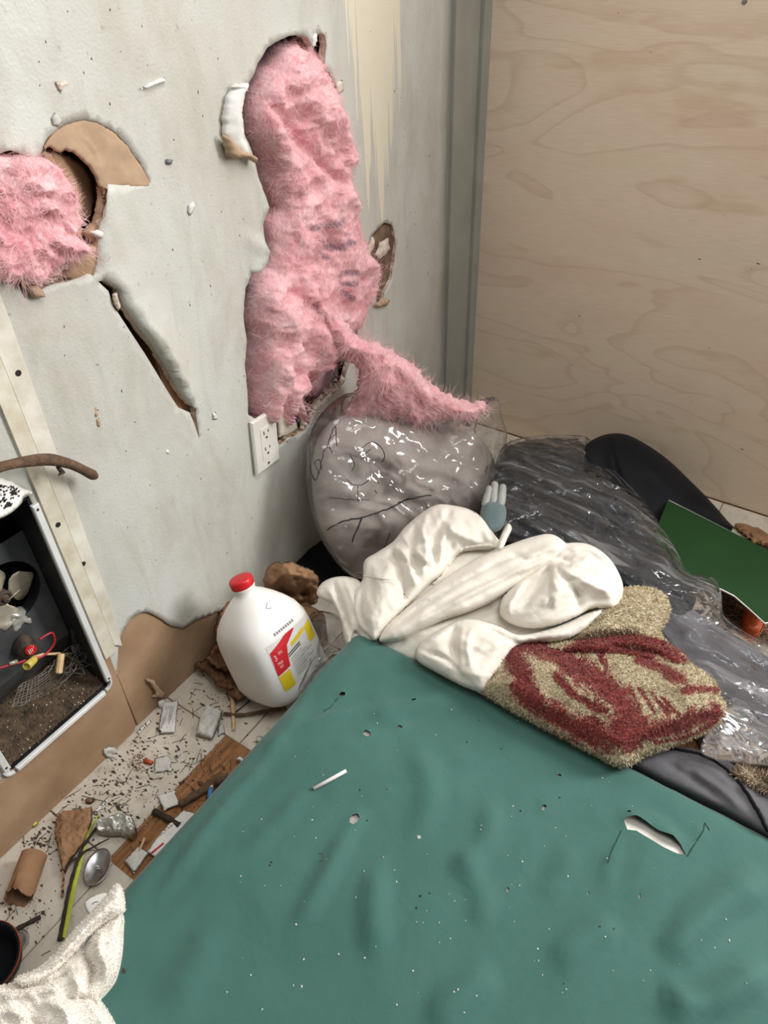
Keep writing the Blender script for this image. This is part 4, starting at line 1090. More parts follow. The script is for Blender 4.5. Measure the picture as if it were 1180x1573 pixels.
CRE = [([(428, 1140), (395, 1185), (350, 1235), (300, 1300), (250, 1370)], .007, .010), ([(470, 1080), (440, 1120), (400, 1160)], .004, .010), ([(410, 1150), (450, 1125), (520, 1100), (560, 1090)], .005, .010), ([(560, 1100), (640, 1085), (700, 1070)], .005, .016),
       ([(545, 1265), (520, 1310), (490, 1370), (450, 1430)], .007, .014), ([(580, 1330), (575, 1400), (580, 1470)], .008, .018), ([(700, 1300), (740, 1380), (735, 1440)], .005, .018), ([(760, 1230), (740, 1300), (700, 1340)], .005, .016),
       ([(1180, 1340), (1100, 1400), (1040, 1460), (1010, 1510)], .012, .026), ([(1180, 1475), (1120, 1520), (1060, 1550), (1010, 1590)], .014, .022), ([(960, 1420), (890, 1450), (850, 1490)], .007, .022), ([(1020, 1500), (1035, 1530), (1060, 1540)], .006, .012),
       ([(640, 1150), (660, 1220), (640, 1290)], .004, .018), ([(470, 1215), (430, 1260), (380, 1300)], .004, .012), ([(950, 1300), (935, 1335), (925, 1380)], .003, .008), ([(960, 1258), (1000, 1262), (1050, 1300)], .006, .010), ([(1054, 1313), (1070, 1290), (1083, 1268)], .003, .005),
       ([(520, 1000), (480, 1040), (455, 1075)], .006, .010), ([(330, 1420), (300, 1480), (260, 1540)], .005, .02), ([(600, 1030), (700, 1060), (800, 1110)], .003, .03), ([(760, 1480), (700, 1540), (660, 1590)], .008, .022), ([(880, 1300), (860, 1350), (830, 1380)], .004, .016)]
for line, amp, sig in CRE:
    L = smooth_loop(mz(line), .01, False); dd, tt = seg_dist(vv, L)
    amp *= 1.35
    hh += amp * np.exp(-(dd / sig) ** 2) * np.clip(np.sin(math.pi * np.clip(tt, .02, .98)) * 1.6, 0, 1) - amp * .35 * np.exp(-((dd - 1.8 * sig) / sig) ** 2)
for h in hl:
    dd, _ = seg_dist(vv, h, True); hh += .002 * np.exp(-dd / .006)
# the mattress corner stands a little proud, edge seam rounds over
cor = np.exp(-((vv[:, 0] - MX0 - .04) / .10) ** 2 - ((vv[:, 1] - MY1 + .03) / .08) ** 2)
hh += .010 * cor
Z = Z + np.clip(hh, -.0012, None) * top
wob = (1 - top) * .006 * np.clip(fbm(q3, 16, 3, 8), -.1, 1)
X -= ux * wob; Y -= uy * wob
S = np.c_[X, Y, np.maximum(Z, .004)]
if np.cross(S[FF[:, 1]] - S[FF[:, 0]], S[FF[:, 2]] - S[FF[:, 0]])[:, 2].sum() < 0: FF = FF[:, ::-1]
sheet = mesh_obj('fitted_sheet', S, FF, M_GREEN)
tag(sheet, 'dark teal green fitted sheet with burn holes stretched over the mattress', 'bed sheet')
def on_sheet(px, off=0.0):
    out = []
    for q_ in np.atleast_2d(np.asarray(px, float)):
        best = None
        a = mz([q_])[0]; k = np.argmin(np.hypot(vv[:, 0] - a[0], vv[:, 1] - a[1])); out.append((a[0], a[1], S[k, 2] + off))
    return np.array(out)
# frayed rips, stains and burnt spots on the sheet
for line in ([(955, 1275), (948, 1290), (938, 1312), (932, 1332)], [(1056, 1315), (1068, 1296), (1080, 1278), (1083, 1264), (1090, 1275)], [(520, 1074), (508, 1086), (498, 1092)]):
    MB().tube(on_sheet(resample(line, 4, False), .0006), .0006, 4).build('frayed_rip', simple('dark_green_thread', (30, 62, 56)), sheet, True)
m = MB(); r = np.random.RandomState(4)
for (sx, sy) in [(645, 1104), (553, 1214), (594, 1213), (564, 1260), (646, 1376), (660, 1372), (640, 1394), (736, 1107), (920, 1427), (942, 1429), (866, 1510), (800, 1245), (415, 1330), (417, 1325), (895, 1575), (860, 1225), (1035, 1272), (770, 1150), (717, 1140), (190, 1490)]:
    p = on_sheet((sx, sy), .0004)[0]; m.chip(p, (.003, .003, .0008), r)
o = m.build('burn_spots', M_SLOT, sheet); o['kind'] = 'stuff'
m = MB()
for k in range(130):
    p = on_sheet((r.uniform(330, 1170), r.uniform(1060, 1560)), .0006)[0]
    if p[0] < MX0 + .01: continue
    s = .0012 + .0014 * r.rand(); m.chip(p, (s, s, .0012), r)
o = m.build('lint_specks', M_PAPER, sheet); o['kind'] = 'stuff'
s0, s1 = on_sheet([(482, 1213), (532, 1186)], .0028)
st = tag(MB().tube([s0, (s0 + s1) / 2, s1], .0027, 12).build('paper_stick', M_PAPER, None, True), 'thin white paper stick lying on the green sheet', 'stick')
MB().tube(on_sheet([(490, 1310), (497, 1312), (497, 1323), (491, 1322)], .0008), .0005, 4).build('staple', M_WIRE)
tag(bpy.data.objects['staple'], 'tiny bent metal staple lying on the green sheet', 'staple')
cr = MB(); cr.chip(on_sheet((645, 1286), .001)[0], (.008, .007, .004), r); tag(cr.build('plaster_crumb', M_TISSUE), 'small pale crumb in the middle of the green sheet', 'crumb')
cr = MB(); cr.chip(on_sheet((192, 1492), .001)[0], (.008, .006, .004), r); tag(cr.build('plaster_crumb', M_DIRT), 'small brown crumb on the green sheet beside the towel', 'crumb')

# ------------------------------------------------------------------ the pile: clear bag against the wall
PB1 = plane3((480, 730, 'x', .045), (770, 690, 'z', .17), (560, 880, 'z', .06))
pil = blob('pillow', [(478, 720), (486, 680), (505, 650), (540, 634), (590, 634), (650, 645), (715, 660), (752, 690), (764, 740), (750, 792), (700, 818), (650, 834), (600, 856), (566, 880), (538, 876), (508, 842), (484, 790)],
           PB1, .105, 90, M_PILLOW, None, [([(520, 700), (580, 720), (650, 760), (700, 800)], .010, 12), ([(500, 780), (570, 770), (640, 740), (700, 735)], -.016, 9), ([(540, 840), (600, 800), (680, 790)], .012, 14), ([(600, 670), (640, 700), (720, 720)], -.012, 10), ([(560, 690), (560, 740)], .008, 10)],
           [(.008, 14, 3, False)], step=6, lift=0, seed=31, back=.3,
           marks=None)
tag(pil, 'grey taupe pillow stuffed in the clear bag against the wall', 'pillow')
for line in ([(505, 812), (530, 798), (560, 792), (600, 778), (628, 764)], [(560, 790), (552, 810), (545, 828)], [(600, 815), (592, 835), (580, 850)], [(612, 770), (640, 762), (660, 760)]):
    MB().tube(on_surf(pil, smooth_loop(line, 5, False), .0005), .0016, 5).build('dark_seam', M_DARKCLOTH, pil, True)
BAG1 = [(472, 700), (478, 668), (492, 640), (512, 618), (540, 604), (580, 606), (630, 624), (680, 634), (718, 628), (744, 612), (764, 614), (770, 640), (778, 668), (774, 700), (780, 735), (772, 775), (745, 805), (700, 822), (650, 838), (600, 862), (568, 886), (540, 884), (512, 856), (492, 822), (480, 786), (473, 745)]
bag1 = blob('clear_plastic_bag', BAG1, PB1, .128, 85, M_PLASTIC, None,
            [([(530, 660), (570, 720), (620, 790), (650, 830)], 0.0072, 8, 'sharp'), ([(540, 650), (560, 690)], 0.0054, 10, 'sharp'), ([(620, 640), (650, 690), (690, 740), (700, 760)], 0.0081, 10, 'sharp'), ([(660, 700), (640, 720), (610, 735)], 0.0063, 8, 'sharp'),
             ([(600, 720), (650, 745), (720, 760), (760, 765)], 0.0063, 8, 'sharp'), ([(560, 668), (600, 655), (650, 650), (690, 652)], 0.0063, 8, 'sharp'), ([(690, 690), (730, 660), (760, 625)], 0.0099, 10, 'sharp'), ([(500, 640), (488, 690), (486, 760)], 0.0045, 10, 'sharp'),
             ([(700, 790), (740, 770), (765, 740)], 0.0063, 10, 'sharp'), ([(720, 700), (735, 740), (728, 780)], 0.0045, 10, 'sharp'), ([(640, 760), (670, 790), (690, 815)], 0.0054, 8, 'sharp'), ([(500, 830), (560, 860)], 0.0036, 10, 'sharp'), ([(740, 640), (755, 670), (768, 700)], -.012, 8)],
            [(.009, 9, 2, False), (.010, 20, 2, True, 35), (.004, 50, 2, True, -20)], step=3.5, seed=32, back=.3, lift=.012)
tag(bag1, 'clear plastic bag with black pen scribbles standing against the torn wall', 'bag')
for line in ([(484, 716), (488, 730), (494, 738), (498, 726), (492, 712), (500, 708), (504, 722)], [(500, 728), (506, 700), (514, 690), (520, 700), (514, 682), (524, 672)], [(512, 690), (520, 664), (524, 660), (526, 690)], [(562, 692), (575, 684), (588, 690), (594, 704), (590, 712)],
             [(545, 700), (552, 716), (548, 724)], [(566, 700), (575, 694)], [(540, 736), (552, 744), (566, 742), (572, 736)], [(514, 762), (540, 764), (572, 764)], [(556, 746), (557, 768)], [(584, 740), (586, 742)], [(580, 752), (583, 755)]):
    MB().tube(on_surf(bag1, smooth_loop(line, 3, False), .0012), .0009, 4).build('pen_scribble', M_INK, bag1, True)

# dark filler standing in for the shade in the gap between bag and wall
tag(blob('recess_shade', [(440, 830), (456, 790), (474, 770), (490, 800), (520, 850), (560, 885), (520, 900), (480, 900), (455, 880), (430, 868)], zplane(.03), .02, 20, M_JACKET, None, [([(460, 800), (480, 860)], .01, 10)], [(.006, 20, 3, False)], step=6, skirt=.002, seed=3),
    'dark filler for the shade in the gap between wall and clear bag', 'cloth')

# second long bag with dark clothes inside
PB2 = plane3((770, 740, 'z', .15), (900, 690, 'z', .13), (1180, 1060, 'z', .12))
dark = blob('dark_garment', [(758, 800), (762, 735), (776, 692), (796, 680), (832, 674), (880, 674), (912, 692), (950, 738), (985, 790), (1020, 832), (1050, 876), (1070, 920), (1040, 950), (985, 920), (930, 890), (870, 855), (800, 838)],
            PB2, .050, 50, M_DARKCLOTH, None, [([(800, 740), (860, 760), (920, 800), (990, 860)], .018, 14), ([(780, 790), (850, 810), (930, 850)], .014, 12), ([(860, 720), (900, 750), (960, 810)], -.012, 10)], [(.008, 16, 3, False)], step=6, skirt=.004, seed=33)
tag(dark, 'charcoal garment bundled inside the long clear bag', 'clothing')
grey2 = blob('grey_garment', [(960, 880), (1010, 890), (1060, 930), (1110, 965), (1200, 1010), (1260, 1060), (1260, 1180), (1190, 1170), (1120, 1140), (1100, 1090), (1060, 1040), (1010, 990), (970, 930)],
             zplane(.115, .0), .035, 45, M_GREYCLOTH, None, [([(1020, 920), (1080, 990), (1150, 1050)], .012, 14), ([(1060, 950), (1130, 1010), (1220, 1060)], -.010, 12)], [(.006, 16, 3, False)], step=7, skirt=.004, seed=34)
tag(grey2, 'grey garment under clear plastic behind the red and cream blanket', 'clothing')
BAG2 = [(756, 790), (760, 738), (768, 700), (784, 680), (830, 670), (880, 670), (904, 674), (925, 702), (960, 735), (988, 766), (1012, 802), (1036, 838), (1056, 876), (1078, 882), (1098, 888), (1108, 912), (1112, 945), (1140, 968), (1190, 996), (1260, 1040), (1260, 1170),
        (1190, 1150), (1130, 1120), (1095, 1085), (1055, 1020), (1005, 950), (960, 900), (905, 868), (850, 850), (800, 838), (765, 825)]
bag2 = blob('clear_plastic_bag', BAG2, PB2, .072, 40, M_PLASTIC2, None,
            [([(770, 760), (810, 775), (880, 830), (960, 890), (1040, 960), (1120, 1050)], 0.0090, 10, 'sharp'), ([(790, 720), (830, 780), (900, 830), (980, 880)], 0.0081, 10, 'sharp'), ([(820, 770), (870, 800), (930, 840)], 0.0063, 7, 'sharp'), ([(830, 800), (890, 835), (950, 880)], 0.0063, 7, 'sharp'),
             ([(860, 745), (900, 760), (950, 780), (985, 795)], 0.0063, 8, 'sharp'), ([(900, 715), (905, 760)], 0.0054, 8, 'sharp'), ([(830, 720), (880, 700), (915, 715)], 0.0054, 10, 'sharp'), ([(1020, 830), (1030, 855), (1000, 880)], 0.0054, 8, 'sharp'), ([(960, 840), (1000, 870), (1060, 920), (1100, 960)], 0.0063, 10, 'sharp'),
             ([(1000, 890), (1060, 960), (1130, 1020), (1190, 1090)], 0.0072, 10, 'sharp'), ([(1050, 930), (1110, 960), (1180, 1010)], 0.0054, 10, 'sharp'), ([(1080, 900), (1085, 940), (1100, 960)], 0.0054, 8, 'sharp'), ([(1060, 1000), (1110, 1070), (1150, 1120)], 0.0063, 10, 'sharp')],
            [(.008, 9, 2, False), (.012, 24, 2, True, 40), (.005, 55, 2, True, 30)], step=3.5, seed=35, back=.25, lift=.010)
tag(bag2, 'long clear plastic bag holding dark clothes, stretched along the pile', 'bag')
crump = blob('clear_plastic_wrap', [(1078, 1160), (1088, 1118), (1104, 1085), (1122, 1072), (1146, 1080), (1168, 1104), (1200, 1135), (1215, 1180), (1170, 1176), (1130, 1172)], zplane(.20), .045, 30, M_PLASTIC2, None,
             [([(1110, 1080), (1112, 1120), (1100, 1160)], 0.0063, 8, 'sharp'), ([(1130, 1080), (1150, 1120), (1190, 1150)], 0.0072, 8, 'sharp'), ([(1120, 1100), (1135, 1140), (1140, 1170)], 0.0054, 8, 'sharp')], [(.008, 22, 2, True)], step=4, seed=36, back=.3)
tag(crump, 'crumpled end of clear plastic wrap resting on the grey cloth', 'plastic wrap')

# knitted work glove showing through the bag
gl = thing('work_glove', 'teal and pale grey knitted glove pressed between the two clear bags', 'glove', tuple(pt(758, 780, 'z', .2)))
PG = zplane(.20, .2)
parts = [blob('cuff', [(738, 795), (742, 775), (752, 768), (772, 772), (778, 790), (770, 812), (748, 818)], PG, .022, 14, M_GLOVE_T, None, step=3, lift=.012, seed=1)]
for fx in ((746, 772, 752, 746), (758, 770, 760, 740), (769, 772, 772, 744)):
    parts.append(blob('finger', [(fx[0] - 6, fx[1] + 4), (fx[2] - 6, fx[3] + 6), (fx[2] - 3, fx[3]), (fx[2] + 3, fx[3]), (fx[2] + 6, fx[3] + 6), (fx[0] + 6, fx[1] + 4)], PG, .013, 6, M_GLOVE_G, None, step=2.5, lift=.014, seed=2))
adopt(gl, *parts)

# black jacket against the plywood
jk = blob('black_jacket', [(886, 702), (898, 684), (925, 669), (955, 666), (985, 678), (1025, 705), (1060, 738), (1088, 766), (1116, 798), (1125, 812), (1080, 815), (1040, 810), (1010, 830), (975, 815), (945, 780), (915, 740)],
          plane3((890, 700, 'y', 1.45), (1110, 795, 'y', 1.56), (1000, 830, 'z', .06)), .07, 45, M_JACKET, None,
          [([(935, 672), (945, 720), (970, 770)], -.020, 8), ([(960, 690), (1010, 720), (1060, 780)], .014, 16), ([(1040, 760), (1075, 775), (1100, 790)], -.012, 6), ([(1030, 780), (1040, 800)], -.012, 6), ([(905, 690), (925, 730), (950, 770)], .012, 14)], [(.007, 16, 3, False)], step=5, skirt=.004, seed=37)
tag(jk, 'black padded jacket bundled against the plywood wall', 'jacket')

# green board: a stiff sheet with a white edge, lying tilted on the pile
GP = plane3((1026, 770, 'z', .13), (1180, 848, 'z', .10), (1176, 957, 'z', .115))
gpx = [(1026, 769), (1180, 846), (1236, 874), (1206, 940), (1186, 955), (1175, 957), (1150, 934), (1128, 915), (1108, 905), (1060, 884), (1000, 850), (1011, 806)]
gb = thing('green_board', 'dark green stiff board with white edges lying on the black jacket', 'board', tuple(pt(1100, 850, 'z', .1)))
def plate(name, px, plane, t0, t1, mat, rnd=2):
    o_ = resample(px, 6); b_ = plane(o_); n_ = plane.n if plane.n[2] > 0 else -plane.n
    k = len(o_); V_ = np.vstack([b_ + n_ * t0, b_ + n_ * t1])
    vv_, F_ = cdt(o_, [], [])
    F_ = [tuple(t) for t in F_]
    if np.cross(V_[F_[0][1]] - V_[F_[0][0]], V_[F_[0][2]] - V_[F_[0][0]]) @ n_ < 0: F_ = [t[::-1] for t in F_]
    return mesh_obj(name, V_, [tuple(i + k for i in t) for t in F_] + [t[::-1] for t in F_] + [(i, (i + 1) % k, k + (i + 1) % k, k + i) for i in range(k)], mat, None, False)
ge = [(a + (1.5 if a < 1100 else 0), b + (1.2 if b > 860 else -.4)) for a, b in gpx]
adopt(gb, plate('green_face', gpx, GP, .0012, .0020, M_GREENBOARD), plate('white_core', ge, GP, -.0012, .0012, M_PAPER))
# orange scrap and straw litter under the board, brown crumpled paper by the wall
tag(blob('orange_scrap', [(1142, 955), (1146, 932), (1160, 930), (1172, 950), (1168, 968), (1150, 970)], zplane(.06), .02, 10, M_ORANGE, None, step=4, skirt=.002, seed=2), 'orange plastic scrap under the corner of the green board', 'scrap')
tag(blob('crumpled_paper', [(1126, 806), (1140, 800), (1158, 806), (1176, 816), (1200, 830), (1200, 850), (1170, 838), (1140, 822)], plane3((1130, 810, 'y', 1.60), (1180, 825, 'y', 1.60), (1170, 838, 'z', .01)), .03, 10, M_PAPERBAG, None, noise=[(.022, 50, 3, True), (.010, 130, 2, True)], step=2.5, back=0, crisp=.6, rag=2.5, seed=4),
    'crumpled brown paper on the floor at the foot of the plywood', 'paper')
lit = blob('straw_litter', [(1030, 880), (1100, 900), (1180, 960), (1230, 1000), (1180, 1000), (1110, 960), (1060, 930)], zplane(.03), .02, 20, M_DIRT, None, noise=[(.012, 60, 3, False)], step=5, skirt=.001, seed=5)
tag(lit, 'dark litter and broken straw on the floor beneath the green board', 'litter', kind='stuff')
m = MB(); r = np.random.RandomState(6)
for k in range(130):
    c = on_surf(lit, (r.uniform(1080, 1200), r.uniform(905, 990)), .004)[0]; d = r.randn(3) * (.02, .02, .006)
    m.tube([c - d, c, c + d + r.randn(3) * .004], .0011, 4)
o = m.build('straws', M_STRAW, lit, True); o['kind'] = 'stuff'

# grey cloth with black piping by the mattress, scrap of fur
PGC = zplane(.185, -.15, .75)
gc = blob('grey_cloth', [(950, 1160), (985, 1150), (1030, 1146), (1075, 1152), (1115, 1168), (1150, 1190), (1200, 1215), (1250, 1250), (1250, 1330), (1180, 1285), (1120, 1250), (1050, 1215), (990, 1185)], PGC, .028, 26, M_GREYCLOTH, None,
          [([(1040, 1165), (1090, 1180), (1130, 1215)], .008, 7), ([(1060, 1180), (1100, 1205), (1140, 1240)], .008, 6), ([(1020, 1170), (1070, 1200), (1110, 1230)], -.006, 5), ([(1120, 1190), (1150, 1220), (1180, 1260)], .007, 7)], [(.004, 30, 3, False)], step=4, skirt=.01, seed=38)
tag(gc, 'grey cloth with a black piped edge lying behind the mattress', 'cloth')
MB().tube(on_surf(gc, smooth_loop([(1020, 1150), (1075, 1160), (1115, 1182), (1145, 1215), (1166, 1250), (1180, 1276)], 4, False), .001), .0028, 7).build('black_piping', M_JACKET, gc, True)
fur = tag(blob('fur_scrap', [(1125, 1190), (1140, 1180), (1165, 1186), (1200, 1200), (1220, 1225), (1180, 1222), (1150, 1208)], zplane(.19, 0), .03, 14, M_FUR, None, noise=[(.006, 60, 3, True)], step=3.5, skirt=.1, seed=6), 'scrap of brown and white fur beside the grey cloth', 'fur')

# ------------------------------------------------------------------ white sheet, knotted over the pile
PS = zplane(.196, .20, .71)
def rad(c, a0, a1, n, r0, r1, amp, sig, bend=12):
    out = []
    for k in range(n):
        a = math.radians(a0 + (a1 - a0) * k / (n - 1)); d = np.array((math.cos(a), math.sin(a))); q = np.array((-d[1], d[0])); L_ = r1 * (.75 + .25 * math.sin(k * 2.3 + 1))
        out.append(([tuple(np.array(c) + d * r0), tuple(np.array(c) + d * (r0 + L_) / 2 + q * bend * math.sin(k * 1.9)), tuple(np.array(c) + d * L_)], amp * (1 if k % 2 else -.9), sig))
    return out
WS = []
def fold(px, thick, edge, creases=(), lift=0.0, seed=1, step=3.5, noise=None, ang=-35):
    noise = noise or ((.004, 16, 2, False), (.0055, 26, 2, True, ang), (.0022, 60, 2, True, ang + 15))
    WS.append(blob('fold', px, PS, thick, edge, M_SHEETW, None, creases, noise, step=step, lift=lift, seed=seed, skirt=None, back=.5, crisp=.55)); return WS[-1]
fold([(528, 985), (540, 920), (570, 880), (640, 840), (740, 838), (870, 850), (935, 900), (920, 945), (870, 985), (800, 1010), (735, 1062), (680, 1040), (630, 1016), (590, 1004), (550, 1006)], .02, 40, lift=-.012, seed=41, step=6,
     creases=[([(620, 960), (680, 950), (760, 920)], -.012, 8), ([(600, 975), (650, 970), (700, 955)], .010, 6), ([(660, 985), (720, 960), (780, 940)], .008, 8), ([(740, 930), (790, 940), (800, 960)], -.010, 10)])
fold([(486, 912), (494, 896), (512, 887), (536, 886), (556, 896), (572, 930), (580, 975), (572, 990), (556, 985), (546, 972), (540, 992), (530, 985), (524, 955), (512, 930), (498, 922)], .030, 16, lift=-.002, seed=42, ang=70,
     creases=[([(512, 890), (524, 930), (540, 975)], -.012, 4), ([(530, 888), (545, 930), (560, 975)], .010, 6), ([(500, 900), (515, 925), (528, 960)], .008, 5), ([(545, 895), (560, 930), (572, 965)], -.010, 4)])
fold([(557, 890), (560, 862), (580, 848), (604, 832), (622, 810), (648, 788), (670, 776), (692, 776), (722, 783), (744, 798), (760, 822), (770, 836), (756, 845), (730, 846), (704, 852), (690, 868), (678, 884), (660, 898), (644, 915), (624, 935), (602, 958), (580, 984), (566, 976), (548, 958), (540, 930), (545, 905)],
     .060, 34, lift=.004, seed=43, ang=75,
     creases=[([(600, 840), (612, 870), (622, 905), (618, 930)], -.022, 7), ([(606, 838), (628, 862), (640, 905)], .014, 6), ([(660, 782), (650, 815), (655, 850), (645, 895)], .014, 7), ([(672, 780), (690, 815), (720, 830), (755, 838)], .012, 8), ([(640, 800), (634, 840), (640, 890)], -.016, 6),
              ([(695, 780), (672, 820), (668, 870)], -.014, 6), ([(566, 880), (600, 890), (624, 900)], .006, 4), ([(575, 870), (590, 915), (582, 970)], .012, 12), ([(560, 900), (556, 940), (572, 975)], -.010, 6), ([(700, 850), (735, 838), (762, 836)], -.020, 6), ([(710, 800), (735, 815), (755, 830)], .008, 6)] + rad((672, 876), 195, 300, 11, 8, 95, .008, 4.5, 8))
fold([(584, 984), (594, 960), (618, 938), (652, 912), (692, 882), (736, 856), (780, 838), (815, 826), (842, 821), (860, 828), (872, 842), (866, 858), (846, 872), (820, 886), (790, 904), (756, 924), (720, 940), (684, 952), (652, 966), (628, 978), (606, 984)], .052, 26, lift=.014, seed=44, ang=-30,
     creases=[([(600, 968), (680, 910), (760, 868), (850, 836)], -.010, 5), ([(612, 972), (690, 930), (770, 890), (845, 858)], .012, 7), ([(650, 945), (720, 905), (790, 880)], -.010, 5), ([(640, 930), (700, 895), (760, 862)], .010, 6), ([(780, 850), (810, 862), (850, 850)], -.010, 6), ([(680, 945), (740, 918), (790, 890)], .008, 5)] + rad((862, 846), 140, 168, 6, 8, 150, .007, 4, 5))
fold([(846, 850), (860, 838), (884, 834), (908, 838), (932, 854), (948, 876), (957, 902), (952, 926), (940, 938), (910, 936), (886, 948), (856, 960), (818, 966), (784, 958), (768, 942), (772, 918), (792, 894), (820, 874)], .072, 44, lift=.010, seed=45, ang=-25,
     creases=[([(852, 868), (860, 900), (845, 940)], .012, 8), ([(850, 866), (880, 885), (920, 905), (945, 910)], .012, 9), ([(848, 868), (830, 900), (800, 940)], -.014, 6), ([(860, 860), (900, 850), (940, 880)], -.014, 6), ([(870, 846), (905, 845), (935, 862)], .010, 6), ([(810, 895), (790, 920), (785, 950)], .012, 6), ([(870, 890), (890, 920), (880, 945)], -.010, 7), ([(846, 858), (870, 862), (880, 870)], -.018, 6)] + rad((850, 866), -30, 150, 13, 6, 85, .008, 4.5))
fold([(640, 1000), (650, 985), (674, 968), (705, 953), (735, 951), (765, 960), (795, 974), (830, 970), (866, 958), (900, 942), (924, 936), (910, 958), (885, 978), (850, 988), (812, 990), (788, 1000), (775, 1030), (748, 1062), (716, 1056), (680, 1038), (645, 1018)], .060, 26, lift=.012, seed=46, ang=20,
     creases=[([(705, 960), (695, 985), (708, 1020)], -.020, 9), ([(730, 962), (720, 990), (728, 1030)], .012, 8), ([(650, 998), (690, 1012), (712, 1035)], -.012, 4), ([(740, 960), (790, 985), (830, 980)], -.012, 6), ([(770, 985), (820, 978), (890, 955)], .010, 6), ([(655, 985), (680, 975), (700, 968)], .010, 5)] + rad((712, 1030), 215, 330, 7, 8, 70, .006, 4.5, 6))
fold([(764, 842), (770, 822), (780, 805), (786, 812), (780, 826), (772, 842)], .008, 4, lift=.05, seed=47, step=2.5)
ws = join(WS, 'white_sheet')
tag(ws, 'creamy white cotton sheet twisted in folds on top of the pile', 'bed sheet')
# stitched hem and gathered elastic of the white sheet (thin raised cords lying on its folds)
def on_mesh_px(ob, px, off):
    """first surface of ob seen along the line from the camera, for laying a cord on existing cloth"""
    from mathutils.bvhtree import BVHTree
    bv = BVHTree.FromPolygons([v_.co[:] for v_ in ob.data.vertices], [p.vertices[:] for p in ob.data.polygons])
    out = []
    for d in rays(px):
        d = d / np.linalg.norm(d); h = bv.ray_cast(Vector(CAM), Vector(d))
        if h[0] is not None: out.append(np.array(h[0]) - d * off)
    return np.array(out)
for line, rad in (([(665, 898), (680, 884), (690, 866), (700, 852), (712, 842), (735, 838), (758, 838)], .0030), ([(558, 884), (580, 888), (612, 894), (622, 910), (628, 918)], .0012)):
    pts = on_mesh_px(ws, smooth_loop(line, 3, False), .0005)
    if len(pts) > 3:
        rr = rad * (1 + .35 * np.sin(np.arange(len(pts)) * 2.2)); MB().tube(pts, rr, 6).build('gathered_hem', M_SHEETW, ws, True)

def pile(ob, n, ln, wd, name, mat, seed):
    """short tufts standing on a plush surface, one blade each, carrying the surface's colour mark"""
    me = ob.data; r = np.random.RandomState(seed)
    co = np.empty(len(me.vertices) * 3, np.float32); me.vertices.foreach_get('co', co); co = co.reshape(-1, 3).astype(float)
    tri = np.array([p.vertices[:] for p in me.polygons if len(p.vertices) == 3])
    a, b, c = co[tri[:, 0]], co[tri[:, 1]], co[tri[:, 2]]; nr = np.cross(b - a, c - a); ar = np.linalg.norm(nr, axis=1); nr /= ar[:, None] + 1e-12
    face = np.einsum('ij,ij->i', nr, CAM - a) > 0
    pr = ar * face; k = r.choice(len(tri), n, p=pr / pr.sum())
    u = r.rand(n, 1); v_ = r.rand(n, 1); fl = u + v_ > 1; u = np.where(fl, 1 - u, u); v_ = np.where(fl, 1 - v_, v_)
    p = a[k] + u * (b - a)[k] + v_ * (c - a)[k]
    d = nr[k] * .45 + r.randn(n, 3) * .6; d = d + nr[k] * np.clip(.12 - np.einsum('ij,ij->i', d, nr[k]), 0, None)[:, None]; d /= np.linalg.norm(d, axis=1)[:, None]
    s_ = np.cross(d, nr[k]) + r.randn(n, 3) * .15; s_ /= np.linalg.norm(s_, axis=1)[:, None] + 1e-9
    L_ = ln * (.5 + r.rand(n, 1))
    V_ = np.stack([p + s_ * wd, p - s_ * wd, p + d * L_ - s_ * wd * .6, p + d * L_ + s_ * wd * .6], 1)
    gn = np.cross(V_[:, 1] - V_[:, 0], V_[:, 2] - V_[:, 0]); bad = np.einsum('ij,ij->i', gn, nr[k]) < 0; V_[bad] = V_[bad][:, ::-1]; V_ = V_.reshape(-1, 3)
    F_ = np.arange(4 * n).reshape(-1, 4)
    att = None
    at = me.attributes.get('red')
    if at:
        val = np.empty(len(me.vertices), np.float32); at.data.foreach_get('value', val); att = {'red': np.repeat(val[tri[k]].mean(1), 4)}
    o_ = mesh_obj(name, V_, F_, mat, ob, True, att); o_['kind'] = 'stuff'
    return o_

# ------------------------------------------------------------------ cream and red plush blanket
PBL = zplane(.196, .16, .71)
RED = [([(787, 996), (806, 1029), (814, 1062), (842, 1090), (883, 1110), (928, 1127), (964, 1131)], 18), ([(834, 992), (863, 1013), (891, 1033), (920, 1049), (944, 1070), (960, 1094), (977, 1114)], 19),
       ([(981, 1017), (1009, 1029), (1038, 1045)], 9), ([(1040, 1062), (1070, 1060), (1094, 1061)], 5), ([(944, 1110), (985, 1120), (1025, 1114), (1058, 1100), (1090, 1094)], 13), ([(964, 1055), (981, 1092)], 3), ([(979, 1059), (1001, 1094)], 3), ([(995, 1063), (1021, 1096)], 3), ([(1010, 1070), (1036, 1098)], 2.5),
       ([(745, 1046), (756, 1036)], 10), ([(920, 1000), (932, 1033)], 5), ([(800, 1000), (840, 994), (880, 1002)], 10), ([(1000, 1138), (1050, 1128), (1090, 1108)], 2.5), ([(860, 1040), (890, 1070), (930, 1090)], 6)]
